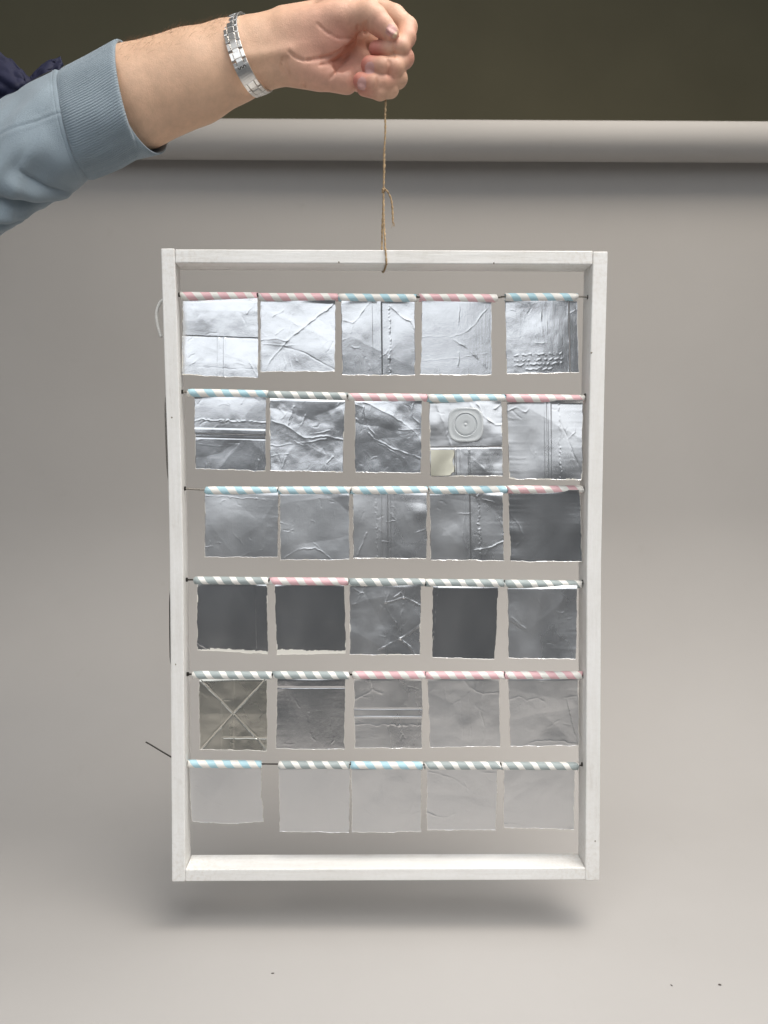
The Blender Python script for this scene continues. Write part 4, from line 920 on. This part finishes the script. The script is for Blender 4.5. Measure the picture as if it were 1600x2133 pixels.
Wn = Pn(px_, py_, DH-dp*S)
o = mesh_obj('navy_garment', Wn.reshape(-1, 3)-np.array(person.location), grid_faces(nu_, nv_), M['navy'], person); o['label'] = 'crumpled navy garment showing above the sleeve'
md = o.modifiers.new('t', 'SOLIDIFY'); md.thickness = 0.003; md.offset = 0
# trim of dark beads along its fold
tp = [Vector(HP(x, y, 16)) for x, y in ((50, 190), (62, 176), (75, 168), (92, 158), (110, 150))]
V2, f2_ = tube_verts(catmull(tp, 6), 0.0016, 8); M['trim'] = simple('black_trim', (0.02, 0.018, 0.02), 0.6, 0, 0.5, 900, 0.6, 1200)
mesh_obj('dark_trim', [v-person.location for v in V2], f2_, M['trim'], person)

# ------------------------------------------------------------------ wristwatch bracelet
watch = empty('wristwatch', HP(520, 190, 0), 'steel link wristwatch bracelet hanging loosely round the wrist', 'watch')
def wpt(th):
    return np.array([518+29*math.cos(th)-24*math.sin(th), 114+80*math.cos(th), 68*math.sin(th)])
def wp3(th): q = wpt(th); return Vector(HP(*q))
NL = 26
ths = np.linspace(0, 2*math.pi, 721); pp = [wp3(t) for t in ths]; LL = np.concatenate([[0], np.cumsum([(b-a).length for a, b in zip(pp[:-1], pp[1:])])])
wdir = Vector((0.95, -0.12, 0.30)).normalized()
def bev_box(c0, ex, ey, ez, hx, hy, hz, bv=0.22):
    # bevelled box as a 3-step loft along its thickness
    Vb = []; 
    for zz, s_ in ((-1, 1), (1-2*bv, 1), (1, 1-bv*hz/min(hx, hy)*1.2)):
        for sx_, sy_ in ((-1, -1), (1, -1), (1, 1), (-1, 1)):
            Vb.append(c0+ex*sx_*hx*s_+ey*sy_*hy*s_+ez*zz*hz)
    fb = [[3, 2, 1, 0]]+[[i*4+k, i*4+(k+1) % 4, (i+1)*4+(k+1) % 4, (i+1)*4+k] for i in range(2) for k in range(4)]+[[8, 9, 10, 11]]
    return Vb, fb
pitch_l = LL[-1]/NL
for k in range(NL):
    def frame_at(l):
        th = float(np.interp(l % LL[-1], LL, ths)); c0 = wp3(th); tg = (wp3(th+.01)-wp3(th-.01)).normalized()
        wd_ = (wdir-tg*wdir.dot(tg)).normalized(); nn = tg.cross(wd_)
        ctr = Vector(HP(518, 114, 0))
        if nn.dot(c0-ctr) < 0: nn = -nn
        return c0, tg, wd_, nn
    th_mid = float(np.interp((k+.5)*pitch_l, LL, ths))
    is_clasp = 0.80 < th_mid < 1.28
    if is_clasp: continue
    parts = []
    c0, tg, wd_, nn = frame_at((k+.5)*pitch_l)
    parts.append(bev_box(c0+nn*.0006, tg, wd_, nn, pitch_l*.34, R_(7.6), .0012))
    c1, tg1, wd1, nn1 = frame_at((k+1.0)*pitch_l)
    parts.append(bev_box(c1+nn1*.0003, tg1, wd1, nn1, pitch_l*.19, R_(7.0), .0010))
    for s_ in (-1, 1):
        parts.append(bev_box(c0+wd_*s_*R_(11.6)+nn*.0004, tg, wd_, nn, pitch_l*.46, R_(3.6), .0012))
    Vl, fl_ = join_lists(parts)
    mesh_obj('link', [v-watch.location for v in Vl], fl_, M['steel'], watch, smooth=False)
l0 = np.interp(0.80, ths, LL); l1 = np.interp(1.30, ths, LL)
rows = []
for i in range(9):
    c0, tg, wd_, nn = frame_at(l0+(l1-l0)*i/8)
    rows.append([c0-wd_*R_(15.2)-nn*.0008, c0-wd_*R_(15.2)+nn*.0018, c0+wd_*R_(15.2)+nn*.0018, c0+wd_*R_(15.2)-nn*.0008])
Vc = [v-watch.location for r in rows for v in r]
fcl = [[i*4+k, i*4+(k+1) % 4, (i+1)*4+(k+1) % 4, (i+1)*4+k] for i in range(8) for k in range(4)]+[[3, 2, 1, 0], [32, 33, 34, 35]]
clasp = mesh_obj('clasp', Vc, fcl, M['steel'], watch, smooth=False); md = clasp.modifiers.new('b', 'BEVEL'); md.width = .0004; md.segments = 2; md.limit_method = 'ANGLE'
emb = []
for i, s_ in enumerate((-1, -.5, 0, .5, 1)):       # small raised ornament at the clasp's edge
    c0, tg, wd_, nn = frame_at(l1-(l1-l0)*.14)
    emb.append(bev_box(c0+wd_*s_*R_(7)+nn*.0019, (tg+wd_*(.5 if i % 2 else -.5)).normalized(), (wd_-tg*(.5 if i % 2 else -.5)).normalized(), nn, R_(2.6), R_(1.1), .0003))
Ve, fe = join_lists(emb); mesh_obj('clasp_ornament', [v-watch.location for v in Ve], fe, M['steel_dark'], clasp, smooth=False)
#>>P

# ------------------------------------------------------------------ crumbs on the paper
def floor_pt(px, py):
    d = RT*((px-800)/F) + UPV*(-(py-1066.5)/F) + FW; t = -HC/d.z
    return Vector((0, 0, HC)) + d*t
for (px, py, s_, lab) in [(568, 2028, 0.0009, 'tiny dark crumb lying alone on the pale paper floor'), (1500, 2052, 0.0011, 'dark sliver crumb on the paper floor, largest of the crumbs'), (1399, 2053, 0.0008, 'pale grey crumb on the paper floor near the dark sliver')]:
    p = floor_pt(px, py); bm = bmesh.new(); bmesh.ops.create_icosphere(bm, subdivisions=1, radius=s_)
    for v in bm.verts: v.co = Vector((v.co.x*1.5, v.co.y*.9, v.co.z*.5))*rnd.uniform(.7, 1.2)
    me = bpy.data.meshes.new('crumb'); bm.to_mesh(me); bm.free(); me.materials.append(M['crumb'])
    o = bpy.data.objects.new('crumb', me); COL.objects.link(o); o.location = p+Vector((0, 0, s_*.4)); o.rotation_euler.z = rnd.random()*3
    tag(o, lab, 'crumb')
